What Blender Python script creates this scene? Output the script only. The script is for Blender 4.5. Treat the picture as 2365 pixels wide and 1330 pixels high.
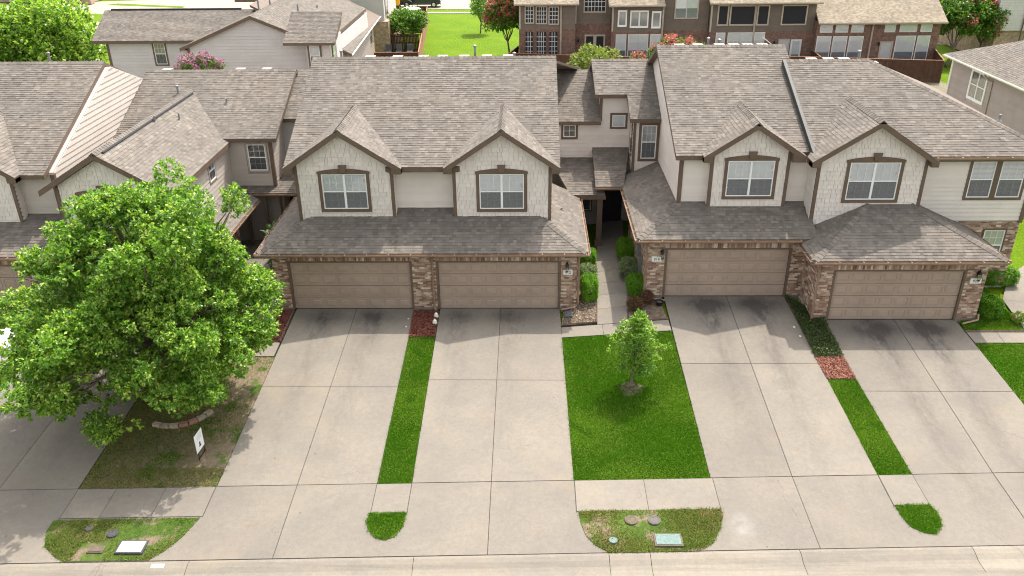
import bpy, math, random
import numpy as np
from mathutils import Vector, Matrix
random.seed(11); RNG = np.random.default_rng(11)
for o in list(bpy.data.objects): bpy.data.objects.remove(o)
scene = bpy.context.scene
COL = scene.collection

# ------------------------------------------------------------------ camera
CP = np.array([1.157, -30.624, 16.301]); TH, PSI, RHO, FPX = .464, -.022, -.011, 1928.7
fw = np.array([math.sin(PSI)*math.cos(TH), math.cos(PSI)*math.cos(TH), -math.sin(TH)])
r0 = np.array([math.cos(PSI), -math.sin(PSI), 0.]); u0 = np.cross(r0, fw)
CR = math.cos(RHO)*r0+math.sin(RHO)*u0; CU = -math.sin(RHO)*r0+math.cos(RHO)*u0
cam = bpy.data.cameras.new('camera'); camo = bpy.data.objects.new('camera', cam); COL.objects.link(camo)
camo.matrix_world = Matrix(((CR[0], CU[0], -fw[0], CP[0]), (CR[1], CU[1], -fw[1], CP[1]), (CR[2], CU[2], -fw[2], CP[2]), (0, 0, 0, 1)))
cam.sensor_width = 36; cam.lens = FPX/2365*36; cam.clip_end = 1000; cam.clip_start = .1
scene.camera = camo
# ------------------------------------------------------------------ world, sun, exposure
SUNV = Vector((.285, .51, 1)).normalized()
w = bpy.data.worlds.new('World'); scene.world = w; w.use_nodes = True
nt = w.node_tree; nt.nodes.clear()
sky = nt.nodes.new('ShaderNodeTexSky'); sky.sky_type = 'NISHITA'; sky.sun_disc = False
sky.sun_elevation = math.asin(SUNV.z); sky.sun_rotation = math.atan2(SUNV.x, SUNV.y)
sky.air_density = 1.0; sky.dust_density = 4.0; sky.ozone_density = .6
hs = nt.nodes.new('ShaderNodeHueSaturation'); hs.inputs['Saturation'].default_value = .14
bg = nt.nodes.new('ShaderNodeBackground'); bg.inputs[1].default_value = .15
wo = nt.nodes.new('ShaderNodeOutputWorld')
nt.links.new(sky.outputs[0], hs.inputs['Color']); nt.links.new(hs.outputs[0], bg.inputs[0]); nt.links.new(bg.outputs[0], wo.inputs[0])
sl = bpy.data.lights.new('sun', 'SUN'); sl.energy = 2.1; sl.angle = math.radians(.6); sl.color = (1, .93, .83)
so = bpy.data.objects.new('sun', sl); COL.objects.link(so)
so.rotation_euler = SUNV.to_track_quat('Z', 'Y').to_euler(); so.location = (0, 0, 40)
scene.view_settings.view_transform = 'Standard'; scene.view_settings.look = 'None'
scene.view_settings.exposure = 1.48; scene.view_settings.gamma = 1
scene.view_settings.use_curve_mapping = False
scene.cycles.max_bounces = 6; scene.cycles.transparent_max_bounces = 8
scene.cycles.use_denoising = True; scene.cycles.denoising_prefilter = 'FAST'; scene.cycles.filter_width = 1.1; scene.cycles.use_adaptive_sampling = False
scene.cycles.caustics_reflective = False; scene.cycles.caustics_refractive = False; scene.cycles.sample_clamp_indirect = 4; scene.cycles.max_bounces = 5; scene.cycles.diffuse_bounces = 3

# ------------------------------------------------------------------ ground height
def Gv(x, y):
    x = np.asarray(x, float); y = np.asarray(y, float)
    y0 = np.interp(x, [2.6, 6.6, 12.2, 12.7], [0, .277, .277, -1.44]); z0 = np.interp(x, [2.6, 6.6, 12.2, 12.7], [0, .437, .437, .264])
    y2 = -10.173+.032*x; y3 = -13.092+.032*x
    z = np.where(y >= y0, z0, z0+(-.65-z0)*(y0-y)/(y0-y2))
    z = np.where(y < y2, -.65-.183*(y2-y)/(y2-y3), z); z = np.where(y < y3, -.833, z)
    b = np.clip((y-14)/10, 0, 1)
    return z*(1-b)
def G(x, y): return float(Gv(x, y))
def Y2(x): return -10.173+.032*x
def Y3(x): return -13.092+.032*x

# ------------------------------------------------------------------ node helper
class S:
    def __init__(s, t, k): s.t = t; s.k = k
    def _m(s, op, b=None, c=None):
        n = s.t.nodes.new('ShaderNodeMath'); n.operation = op
        for i, v in enumerate((s, b, c)):
            if v is None: continue
            if isinstance(v, S): s.t.links.new(v.k, n.inputs[i])
            else: n.inputs[i].default_value = v
        return S(s.t, n.outputs[0])
    def __add__(s, b): return s._m('ADD', b)
    def __sub__(s, b): return s._m('SUBTRACT', b)
    def __mul__(s, b): return s._m('MULTIPLY', b)
    __rmul__ = __mul__
    def abs(s): return s._m('ABSOLUTE')
    def gauss(s, c, wd):
        d = (s-c)*(1/wd); return (d*d*-1.0)._m('EXPONENT')
    def clamp(s):
        return s._m('MAXIMUM', 0.)._m('MINIMUM', 1.)
    def fract(s): return s._m('FRACT')
    def step(s, lo, hi):
        n = s.t.nodes.new('ShaderNodeMapRange'); n.interpolation_type = 'SMOOTHSTEP'
        s.t.links.new(s.k, n.inputs[0]); n.inputs[1].default_value = lo; n.inputs[2].default_value = hi
        return S(s.t, n.outputs[0])
def newmat(name):
    m = bpy.data.materials.new(name); m.use_nodes = True; t = m.node_tree; t.nodes.clear()
    o = t.nodes.new('ShaderNodeOutputMaterial'); b = t.nodes.new('ShaderNodeBsdfPrincipled')
    t.links.new(b.outputs[0], o.inputs[0]); return m, t, b, o
def pos(t):
    g = t.nodes.new('ShaderNodeNewGeometry'); return g.outputs['Position']
def noise(t, scale, detail=3, rough=.55, stretch=None, coord=None):
    n = t.nodes.new('ShaderNodeTexNoise'); n.inputs['Scale'].default_value = scale; n.inputs['Detail'].default_value = detail
    n.inputs['Roughness'].default_value = rough
    c = coord or pos(t)
    if stretch:
        mp = t.nodes.new('ShaderNodeMapping'); mp.inputs['Scale'].default_value = stretch; t.links.new(c, mp.inputs[0]); c = mp.outputs[0]
    t.links.new(c, n.inputs[0]); return S(t, n.outputs[0])
def prand(t):
    a = t.nodes.new('ShaderNodeAttribute'); a.attribute_name = 'rnd'
    oi = t.nodes.new('ShaderNodeObjectInfo')
    return (S(t, a.outputs['Fac'])+S(t, oi.outputs['Random'])).fract()
def ramp(t, s, stops, interp='LINEAR'):
    n = t.nodes.new('ShaderNodeValToRGB'); e = n.color_ramp; e.interpolation = interp
    while len(e.elements) < len(stops): e.elements.new(.5)
    for el, (p, c) in zip(e.elements, stops): el.position = p; el.color = (*c, 1)
    t.links.new(s.k, n.inputs[0]); return n.outputs[0]
def mixc(t, f, a, b, mode='MIX'):
    n = t.nodes.new('ShaderNodeMix'); n.data_type = 'RGBA'; n.blend_type = mode
    for i, v in ((0, f), (6, a), (7, b)):
        if isinstance(v, S): t.links.new(v.k, n.inputs[i])
        elif isinstance(v, (tuple, list)): n.inputs[i].default_value = (*v, 1)
        elif isinstance(v, (int, float)): n.inputs[i].default_value = v
        else: t.links.new(v, n.inputs[i])
    return n.outputs[2]
def bump(t, b, s, strength=.3, dist=.01):
    n = t.nodes.new('ShaderNodeBump'); n.inputs['Strength'].default_value = strength; n.inputs['Distance'].default_value = dist
    t.links.new(s.k, n.inputs['Height']); t.links.new(n.outputs[0], b.inputs['Normal'])
def sc(c, k): return tuple(min(1, a*k) for a in c)
def M(name, c, rough=.75, var=.12, scale=2.5, rnd=.0, fine=0., metal=0., bmp=0., spec=.3):
    m, t, b, o = newmat(name)
    f = noise(t, scale, 4)
    col = mixc(t, f.step(.3, .7), sc(c, 1-var), sc(c, 1+var))
    if rnd:
        col = mixc(t, 1., col, ramp(t, prand(t), [(0, (1-rnd,)*3), (1, (1+0*rnd,)*3)]), 'MULTIPLY')
    if fine:
        f2 = noise(t, 60, 3); col = mixc(t, 1., col, ramp(t, f2, [(.25, (1-fine,)*3), (.75, (1., 1., 1.))]), 'MULTIPLY')
    t.links.new(col, b.inputs['Base Color']); b.inputs['Roughness'].default_value = rough; b.inputs['Metallic'].default_value = metal
    b.inputs['Specular IOR Level'].default_value = spec
    if bmp: bump(t, b, noise(t, 40, 4), bmp)
    return m
MT = {}
def shingle_mat(name, stops):
    m, t, b, o = newmat(name)
    r = prand(t)
    c = ramp(t, r, stops)
    big = noise(t, .35, 3)
    c = mixc(t, 1., c, ramp(t, big, [(.3, (.90, .90, .91)), (.7, (1.06, 1.04, 1.02))]), 'MULTIPLY')
    gr = noise(t, 45, 3, .7)
    c = mixc(t, 1., c, ramp(t, gr, [(.3, (.86, .86, .86)), (.7, (1.1, 1.1, 1.1))]), 'MULTIPLY')
    st = noise(t, 1.2, 5, .7, (2.5, .35, .35)); c = mixc(t, 1., c, ramp(t, st, [(.35, (.90, .90, .90)), (.65, (1.05, 1.05, 1.05))]), 'MULTIPLY')
    t.links.new(c, b.inputs['Base Color']); b.inputs['Roughness'].default_value = .95; b.inputs['Specular IOR Level'].default_value = .15
    bump(t, b, noise(t, 120, 2), .4, .004)
    return m
MT['shingle'] = shingle_mat('roof_shingle', [(0, (.128, .113, .099)), (.18, (.150, .133, .116)), (.82, (.180, .160, .140)), (1, (.212, .190, .167))])
MT['shingle_n'] = shingle_mat('tan_shingle', [(0, (.21, .178, .135)), (.5, (.27, .23, .175)), (1, (.33, .285, .22))])
MT['siding'] = M('cream_siding', (.70, .635, .58), .6, .04, 1.2, rnd=.07)
MT['shake'] = M('cream_shake', (.73, .665, .61), .65, .04, 1.5, rnd=.10)
MT['siding_g'] = M('grey_siding', (.56, .53, .525), .65, .04, 1.2, rnd=.06)
MT['siding_t'] = M('taupe_siding', (.36, .305, .28), .65, .05, 1.2, rnd=.08)
MT['siding_n'] = M('brown_siding', (.155, .122, .097), .65, .06, 1.2, rnd=.10)
MT['trim'] = M('brown_trim', (.135, .094, .068), .6, .1, 3)
MT['trim_t'] = M('beige_trim', (.42, .36, .30), .6, .08, 3)
MT['white'] = M('white_vinyl', (.80, .80, .79), .4, .02, 3)
MT['gutter'] = M('brown_gutter', (.27, .18, .125), .45, .12, 4)
MT['cgutter'] = M('cream_gutter', (.70, .70, .62), .45, .05, 4)
MT['hanger'] = M('gutter_hanger', (.44, .36, .29), .4, .05, 4)
MT['door'] = M('garage_door_paint', (.36, .275, .218), .5, .06, 1.0)
MT['steel'] = M('grey_steel', (.25, .26, .27), .45, .1, 5, metal=.6)
MT['black'] = M('black_metal', (.012, .012, .013), .45, .1, 5)
MT['soil'] = M('garden_soil', (.17, .125, .09), .95, .35, 6, fine=.4, bmp=.8)
MT['plaque'] = M('number_plaque', (.72, .71, .68), .6, .04, 8)
MT['ink'] = M('sign_ink', (.02, .02, .022), .6, .05, 8)
MT['bark'] = M('tree_bark', (.16, .125, .10), .9, .3, 9, bmp=.8)
MT['woodfence'] = M('brown_stained_picket', (.085, .042, .028), .8, .2, 3, rnd=.3)
MT['redfence'] = M('reddish_cedar_picket', (.36, .17, .10), .8, .2, 3, rnd=.3)
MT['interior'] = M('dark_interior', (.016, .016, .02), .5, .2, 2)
MT['blind'] = M('white_blind', (.90, .90, .90), .6, .03, 3)
MT['curtain'] = M('grey_curtain', (.5, .5, .52), .7, .08, 3)
MT['stonecap'] = M('edging_stone', (.40, .33, .24), .85, .2, 8, rnd=.35, bmp=.6)
MT['stonered'] = M('red_edging_stone', (.36, .19, .14), .85, .2, 8, rnd=.3, bmp=.6)
MT['timber'] = M('edging_timber', (.11, .07, .06), .85, .25, 8)
MT['greenlid'] = M('green_lid', (.11, .165, .15), .6, .2, 14)
MT['conclid'] = M('concrete_lid', (.14, .112, .08), .9, .15, 14, fine=.3)
MT['greylid'] = M('grey_lid', (.055, .055, .062), .7, .2, 14)
MT['whitelid'] = M('white_lid', (.36, .355, .34), .6, .04, 10)
MT['plastic'] = M('grey_plastic', (.10, .10, .105), .5, .1, 6)
MT['cushion'] = M('grey_cushion', (.10, .105, .115), .9, .1, 6)
MT['tyre'] = M('tyre_rubber', (.02, .02, .02), .8, .1, 6)
MT['yellow'] = M('yellow_paint', (.75, .36, .02), .4, .05, 3)
MT['flash'] = M('metal_flashing', (.05, .052, .05), .6, .12, 3)
MT['rockwhite'] = M('white_rock', (.72, .68, .62), .8, .1, 12, bmp=.5)

def brick_mat():
    m, t, b, o = newmat('mixed_brick')
    r = prand(t)
    c = ramp(t, r, [(0, (.19, .105, .072)), (.14, (.285, .168, .115)), (.32, (.345, .226, .162)), (.5, (.42, .30, .22)), (.68, (.51, .40, .305)), (.84, (.62, .53, .43)), (.94, (.245, .163, .12))], 'CONSTANT')
    c = mixc(t, 1., c, ramp(t, noise(t, 30, 4, .7), [(.3, (.7, .7, .7)), (.7, (1.15, 1.12, 1.1))]), 'MULTIPLY')
    t.links.new(c, b.inputs['Base Color']); b.inputs['Roughness'].default_value = .9
    bump(t, b, noise(t, 50, 4), .5); return m
MT['brick'] = brick_mat()
MT['mortar'] = M('mortar', (.50, .45, .40), .95, .1, 12, fine=.25)
def brick_tex(name, c1, c2, mo):
    m, t, b, o = newmat(name)
    n = t.nodes.new('ShaderNodeTexBrick'); n.inputs['Scale'].default_value = 1
    n.inputs['Brick Width'].default_value = .21; n.inputs['Row Height'].default_value = .077; n.inputs['Mortar Size'].default_value = .009
    n.inputs['Color1'].default_value = (*c1, 1); n.inputs['Color2'].default_value = (*c2, 1); n.inputs['Mortar'].default_value = (*mo, 1); n.inputs['Bias'].default_value = -.1
    p = S(t, pos(t)); sx = t.nodes.new('ShaderNodeSeparateXYZ'); t.links.new(p.k, sx.inputs[0])
    cb = t.nodes.new('ShaderNodeCombineXYZ'); a = S(t, sx.outputs[0])+S(t, sx.outputs[1])
    t.links.new(a.k, cb.inputs[0]); t.links.new(sx.outputs[2], cb.inputs[1]); t.links.new(cb.outputs[0], n.inputs[0])
    c = mixc(t, 1., n.outputs[0], ramp(t, noise(t, 4, 5, .7), [(.3, (.6, .55, .5)), (.55, (1, 1, 1)), (.75, (1.7, 1.6, 1.5))]), 'MULTIPLY')
    t.links.new(c, b.inputs['Base Color']); b.inputs['Roughness'].default_value = .9; return m
MT['brick_far'] = brick_tex('far_red_brick', (.20, .085, .06), (.10, .055, .045), (.25, .2, .17))
MT['brick_far2'] = brick_tex('far_tan_brick', (.42, .28, .19), (.3, .2, .14), (.45, .38, .3))

DRIVES = [(-6.0, 0.0, .9, -.25, .8), (0.0, 0.0, .7, -.7, .55), (9.35, .28, 1.5, .1, 1.0), (15.6, -1.44, 1.5, 0, 1.15), (-15.2, -.5, .8, 0, .9)]
def concrete(name, c, stains=True, grime=False):
    m, t, b, o = newmat(name)
    p = pos(t); sx = t.nodes.new('ShaderNodeSeparateXYZ'); t.links.new(p, sx.inputs[0])
    x, y = S(t, sx.outputs[0]), S(t, sx.outputs[1])
    oi = t.nodes.new('ShaderNodeObjectInfo'); rr = S(t, oi.outputs['Random'])
    col = mixc(t, noise(t, .5, 4, .6).step(.3, .7), sc(c, .9), (c[0]*1.07, c[1]*1.05, c[2]*1.0))
    col = mixc(t, noise(t, 1.7, 5, .65).step(.52, .8)*.35, col, (c[0]*.98, c[1]*.84, c[2]*.68))
    col = mixc(t, 1., col, ramp(t, rr, [(0, (.90, .89, .89)), (1, (1.05, 1.04, 1.03))]), 'MULTIPLY')
    col = mixc(t, 1., col, ramp(t, noise(t, 28, 5, .75), [(.25, (.84, .84, .84)), (.75, (1.07, 1.07, 1.07))]), 'MULTIPLY')
    col = mixc(t, 1., col, ramp(t, noise(t, 6.5, 7, .8), [(.3, (.86, .86, .86)), (.7, (1.09, 1.09, 1.09))]), 'MULTIPLY')
    col = mixc(t, noise(t, .9, 6, .7).step(.45, .7)*.4, col, (c[0]*.86, c[1]*.80, c[2]*.80))
    col = mixc(t, noise(t, .42, 5, .7).step(.55, .75)*.45, col, (c[0]*1.10, c[1]*1.0, c[2]*.82))
    if stains:
        tot = None
        n1 = noise(t, 1.3, 4, .6); n2 = noise(t, 3.5, 4, .7, (1, .25, 1))
        for xc, yg, ks, sh_, kl in DRIVES:
            dx = (x-(xc+sh_)).abs(); dy = y-yg
            soot = dy.gauss(-.62, .46)*dx.gauss(1.0, .85)*(n1.step(.14, .60))*(1.05*ks)
            soot = soot+dy.gauss(-1.3, .9)*dx.gauss(1.1, .5)*n2.step(.34, .72)*(.7*ks)
            lane = dx.gauss(.95, .46)*dy.step(-13, -3)*(n2.step(.30, .70)*.8+.2)*(.52*kl)
            tot = soot+lane if tot is None else tot+soot+lane
        fine = noise(t, 9, 5, .7).step(.2, .75)*.5
        tot = (tot*(fine+.6)).clamp()
        col = mixc(t, tot*.9, col, (.06, .053, .05))
        wh = x.gauss(7.35, .30)*y.gauss(-11.95, .42)*noise(t, 3, 4).step(.2, .7)*.45
        col = mixc(t, wh, col, (.36, .345, .32))
        vo = t.nodes.new('ShaderNodeTexVoronoi'); vo.inputs['Scale'].default_value = 1.15; t.links.new(p, vo.inputs[0])
        col = mixc(t, S(t, vo.outputs['Distance']).step(.05, .02)*.6, col, (.05, .045, .04))
        col = mixc(t, noise(t, .8, 5, .7).step(.5, .78)*.26, col, (c[0]*.76, c[1]*.72, c[2]*.72))
    if grime:
        col = mixc(t, noise(t, 1.4, 6, .75, (.12, 2.2, 1)).step(.48, .72)*.55, col, sc(c, .55)); col = mixc(t, noise(t, 7, 5, .8, (.6, 1, 1)).step(.56, .75)*.3, col, sc(c, .5))
    ve = t.nodes.new('ShaderNodeTexVoronoi'); ve.feature = 'DISTANCE_TO_EDGE'; ve.inputs['Scale'].default_value = .16
    mp = t.nodes.new('ShaderNodeVectorMath'); mp.operation = 'MULTIPLY_ADD'; nn_ = t.nodes.new('ShaderNodeTexNoise'); nn_.inputs['Scale'].default_value = 1.6; nn_.inputs['Detail'].default_value = 5
    t.links.new(p, nn_.inputs[0]); t.links.new(nn_.outputs[1], mp.inputs[0]); mp.inputs[1].default_value = (.9, .9, .9); t.links.new(p, mp.inputs[2]); t.links.new(mp.outputs[0], ve.inputs[0])
    col = mixc(t, S(t, ve.outputs[0]).step(.0022, .0006)*noise(t, .23, 2).step(.56, .60)*.40, col, sc(c, .35))
    b.inputs['Roughness'].default_value = .88; b.inputs['Specular IOR Level'].default_value = .2
    t.links.new(col, b.inputs['Base Color']); bump(t, b, noise(t, 70, 4, .7), .25, .006); return m
MT['conc'] = concrete('driveway_concrete', (.206, .187, .163))
MT['walk'] = concrete('sidewalk_concrete', (.218, .197, .170), False)
MT['kerb'] = concrete('kerb_concrete', (.235, .213, .182), False, True)
MT['farconc'] = concrete('far_concrete', (.34, .31, .26), False)
MT['joint'] = M('joint_dark', (.06, .055, .05), .95, .2, 10)
def lawn_mat(name, stops, scale=.9, dirt=0., sc2=9):
    m, t, b, o = newmat(name)
    f = noise(t, scale, 5, .65); c = ramp(t, f, stops)
    c = mixc(t, 1., c, ramp(t, noise(t, sc2, 5, .75), [(.3, (.6, .62, .55)), (.7, (1.25, 1.25, 1.2))]), 'MULTIPLY')
    if dirt: c = mixc(t, noise(t, 1.1, 5, .6).step(dirt, dirt+.12), c, mixc(t, noise(t, 14, 4), (.15, .11, .075), (.27, .21, .15)))
    t.links.new(c, b.inputs['Base Color']); b.inputs['Roughness'].default_value = .95; b.inputs['Specular IOR Level'].default_value = .1
    bump(t, b, noise(t, 90, 3), .8, .03); return m
MT['lawn'] = lawn_mat('lawn_turf', [(.3, (.05, .135, .006)), (.7, (.11, .20, .02))])
MT['lawn2'] = lawn_mat('worn_turf', [(.3, (.05, .10, .015)), (.7, (.11, .15, .035))], dirt=.5)
MT['lawn3'] = lawn_mat('bare_plot', [(.3, (.045, .09, .012)), (.7, (.08, .13, .025))], dirt=.38)
MT['farlawn'] = lawn_mat('far_lawn', [(.3, (.085, .160, .004)), (.7, (.125, .20, .005))], .25)
def leafmat(name, stops, tr=.35, rough=.45, spec=.35):
    m, t, b, o = newmat(name)
    c = ramp(t, prand(t), stops)
    t.links.new(c, b.inputs['Base Color']); b.inputs['Roughness'].default_value = rough; b.inputs['Specular IOR Level'].default_value = spec
    td = t.nodes.new('ShaderNodeBsdfTranslucent'); mx = t.nodes.new('ShaderNodeMixShader'); mx.inputs[0].default_value = tr
    c2 = mixc(t, 1., c, (1.25, 1.35, .5), 'MULTIPLY'); t.links.new(c2, td.inputs[0])
    t.links.new(b.outputs[0], mx.inputs[1]); t.links.new(td.outputs[0], mx.inputs[2]); t.links.new(mx.outputs[0], o.inputs[0]); return m
MT['leaf'] = leafmat('oak_leaf', [(0, (.055, .155, .020)), (.4, (.16, .325, .035)), (.8, (.34, .48, .065)), (1, (.56, .62, .18))], .47, .36, .5)
MT['leaf2'] = leafmat('dark_leaf', [(0, (.04, .115, .012)), (.6, (.085, .20, .018)), (1, (.22, .34, .04))], .4)
MT['leafy'] = leafmat('yellow_green_leaf', [(0, (.12, .18, .02)), (1, (.28, .32, .07))])
MT['boxleaf'] = leafmat('hedge_leaf', [(0, (.07, .19, .008)), (.6, (.14, .32, .012)), (1, (.22, .42, .03))], .3)
MT['sageleaf'] = leafmat('sage_leaf', [(0, (.10, .16, .06)), (1, (.26, .32, .16))], .25)
MT['redleaf'] = leafmat('burgundy_leaf', [(0, (.10, .03, .03)), (.5, (.16, .07, .04)), (1, (.13, .13, .04))], .25)
MT['pink'] = leafmat('crape_blossom', [(0, (.42, .06, .11)), (.6, (.55, .10, .16)), (1, (.6, .22, .22))], .3)
MT['lilac'] = leafmat('lilac_blossom', [(0, (.34, .10, .30)), (1, (.5, .2, .42))], .3)
MT['orange'] = leafmat('orange_blossom', [(0, (.6, .18, .05)), (1, (.7, .3, .1))], .3)
MT['grass'] = leafmat('grass_blade', [(0, (.045, .135, .003)), (.55, (.085, .215, .005)), (.9, (.15, .28, .015)), (1, (.30, .33, .09))], .3, .6, .15)
MT['grass2'] = leafmat('dry_grass_blade', [(0, (.06, .115, .015)), (.55, (.12, .17, .03)), (1, (.30, .25, .10))], .3, .6, .15)
MT['cover'] = leafmat('ground_cover_leaf', [(0, (.025, .045, .012)), (.6, (.05, .085, .02)), (1, (.10, .13, .035))], .2)
MT['mulch'] = M('red_mulch', (.24, .085, .06), .9, .2, 6, rnd=.5)
MT['mulch2'] = M('pale_red_mulch', (.42, .19, .135), .9, .2, 6, rnd=.45)
def glassmat():
    m, t, b, o = newmat('window_glass')
    b.inputs['Base Color'].default_value = (.02, .022, .025, 1); b.inputs['Roughness'].default_value = .03
    tr = t.nodes.new('ShaderNodeBsdfTransparent'); gl = t.nodes.new('ShaderNodeBsdfGlossy'); gl.inputs['Roughness'].default_value = .02
    gl.inputs[0].default_value = (.9, .93, .95, 1); tr.inputs[0].default_value = (.97, .98, .985, 1)
    fr = t.nodes.new('ShaderNodeFresnel'); fr.inputs[0].default_value = 1.6
    mx = t.nodes.new('ShaderNodeMixShader'); f = (S(t, fr.outputs[0])*.6+.02).clamp()
    t.links.new(f.k, mx.inputs[0]); t.links.new(tr.outputs[0], mx.inputs[1]); t.links.new(gl.outputs[0], mx.inputs[2]); t.links.new(mx.outputs[0], o.inputs[0])
    return m
MT['glass'] = glassmat()
def screenmat(name, c, op):
    m, t, b, o = newmat(name)
    b.inputs['Base Color'].default_value = (*c, 1); b.inputs['Roughness'].default_value = .8
    tr = t.nodes.new('ShaderNodeBsdfTransparent'); mx = t.nodes.new('ShaderNodeMixShader'); mx.inputs[0].default_value = op
    t.links.new(tr.outputs[0], mx.inputs[1]); t.links.new(b.outputs[0], mx.inputs[2]); t.links.new(mx.outputs[0], o.inputs[0]); return m
MT['screen'] = screenmat('insect_screen', (.13, .13, .14), .34)
MT['darkscreen'] = screenmat('solar_screen', (.016, .016, .02), .97)
def carpaint(name, c):
    m, t, b, o = newmat(name); b.inputs['Base Color'].default_value = (*c, 1); b.inputs['Roughness'].default_value = .25
    b.inputs['Coat Weight'].default_value = .6; return m
MT['carwhite'] = carpaint('white_car_paint', (.75, .75, .76)); MT['truck'] = carpaint('dark_blue_paint', (.012, .016, .03))
MT['chrome'] = M('chrome_trim', (.6, .6, .62), .2, .02, 3, metal=.9)
MT['brace'] = M('silver_paint', (.6, .6, .6), .4, .05, 3)

MT['gap'] = M('shadow_gap', (.42, .375, .335), .9, .1, 4)  # wall backing, its darker tone paints the shade between boards and shakes
MT['yard'] = lawn_mat('tan_bounce_ground', [(.3, (.16, .15, .10)), (.7, (.24, .21, .16))], .3)
MT['baresoil'] = M('bare_tree_soil', (.13, .10, .07), .95, .3, 5, fine=.4, bmp=.8)
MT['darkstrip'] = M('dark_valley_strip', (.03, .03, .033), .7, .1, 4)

MT['siding_l'] = M('dimmed_cream_siding', (.50, .445, .395), .6, .03, 1.2, rnd=.07)  # cream siding darkened in its colour to hold down the sunlit side wall
# ------------------------------------------------------------------ object helpers
ORG = {}
def raw_mesh(name, V, F):
    me = bpy.data.meshes.new(name); me.from_pydata([tuple(map(float, v)) for v in V], [], F); return me
def mesh(name, V, F, mat, parent=None, origin=None, kind=None, rnd=None, smooth=False):
    V = np.asarray(V, float)
    if origin is None:
        lo, hi = V.min(0), V.max(0); origin = np.array([(lo[0]+hi[0])/2, (lo[1]+hi[1])/2, lo[2]])
    origin = np.asarray(origin, float)
    me = raw_mesh(name, V-origin, F)
    if mat is not None: me.materials.append(MT[mat] if isinstance(mat, str) else mat)
    if rnd is not None:
        a = me.attributes.new('rnd', 'FLOAT', 'FACE'); a.data.foreach_set('value', np.asarray(rnd, np.float32))
    if smooth: me.polygons.foreach_set('use_smooth', [True]*len(me.polygons))
    o = bpy.data.objects.new(name, me); COL.objects.link(o)
    ORG[o] = origin
    if parent is not None:
        o.parent = parent; o.location = Vector(origin-ORG[parent])
    else: o.location = Vector(origin)
    if kind: o['kind'] = kind
    return o
def fast(name, V, F, mat, parent=None, origin=None, kind=None, rnd=None):
    """V (n,3), F (m,k) arrays"""
    V = np.asarray(V, np.float32); F = np.asarray(F, np.int32); k = F.shape[1]
    if origin is None:
        lo, hi = V.min(0), V.max(0); origin = np.array([(lo[0]+hi[0])/2, (lo[1]+hi[1])/2, lo[2]], float)
    origin = np.asarray(origin, float); V = V-origin.astype(np.float32)
    me = bpy.data.meshes.new(name); me.vertices.add(len(V)); me.vertices.foreach_set('co', V.ravel())
    me.loops.add(F.size); me.loops.foreach_set('vertex_index', F.ravel())
    me.polygons.add(len(F)); me.polygons.foreach_set('loop_start', np.arange(0, F.size, k, dtype=np.int32)); me.polygons.foreach_set('loop_total', np.full(len(F), k, np.int32))
    if rnd is not None:
        a = me.attributes.new('rnd', 'FLOAT', 'FACE'); a.data.foreach_set('value', np.asarray(rnd, np.float32))
    me.update(calc_edges=True); me.materials.append(MT[mat])
    o = bpy.data.objects.new(name, me); COL.objects.link(o); ORG[o] = origin
    if parent is not None: o.parent = parent; o.location = Vector(origin-ORG[parent])
    else: o.location = Vector(origin)
    if kind: o['kind'] = kind
    return o
def tag(o, label, cat=None, group=None, kind=None):
    o['label'] = label
    if cat: o['category'] = cat
    if group: o['group'] = group
    if kind: o['kind'] = kind
    return o
def thing(name, loc, label, cat, group=None):
    o = bpy.data.objects.new(name, None); COL.objects.link(o); o.location = loc; o.empty_display_size = .2
    ORG[o] = np.array(loc, float); return tag(o, label, cat, group)
def copy_tree(o, dloc=(0, 0, 0), parent=None):
    c = o.copy(); COL.objects.link(c)
    if parent is not None: c.parent = parent; ORG[c] = ORG[parent]+np.array(o.location)
    else:
        c.location = Vector(o.location)+Vector(dloc); ORG[c] = np.array(c.location)
    for ch in list(o.children): copy_tree(ch, parent=c)
    return c
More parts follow.
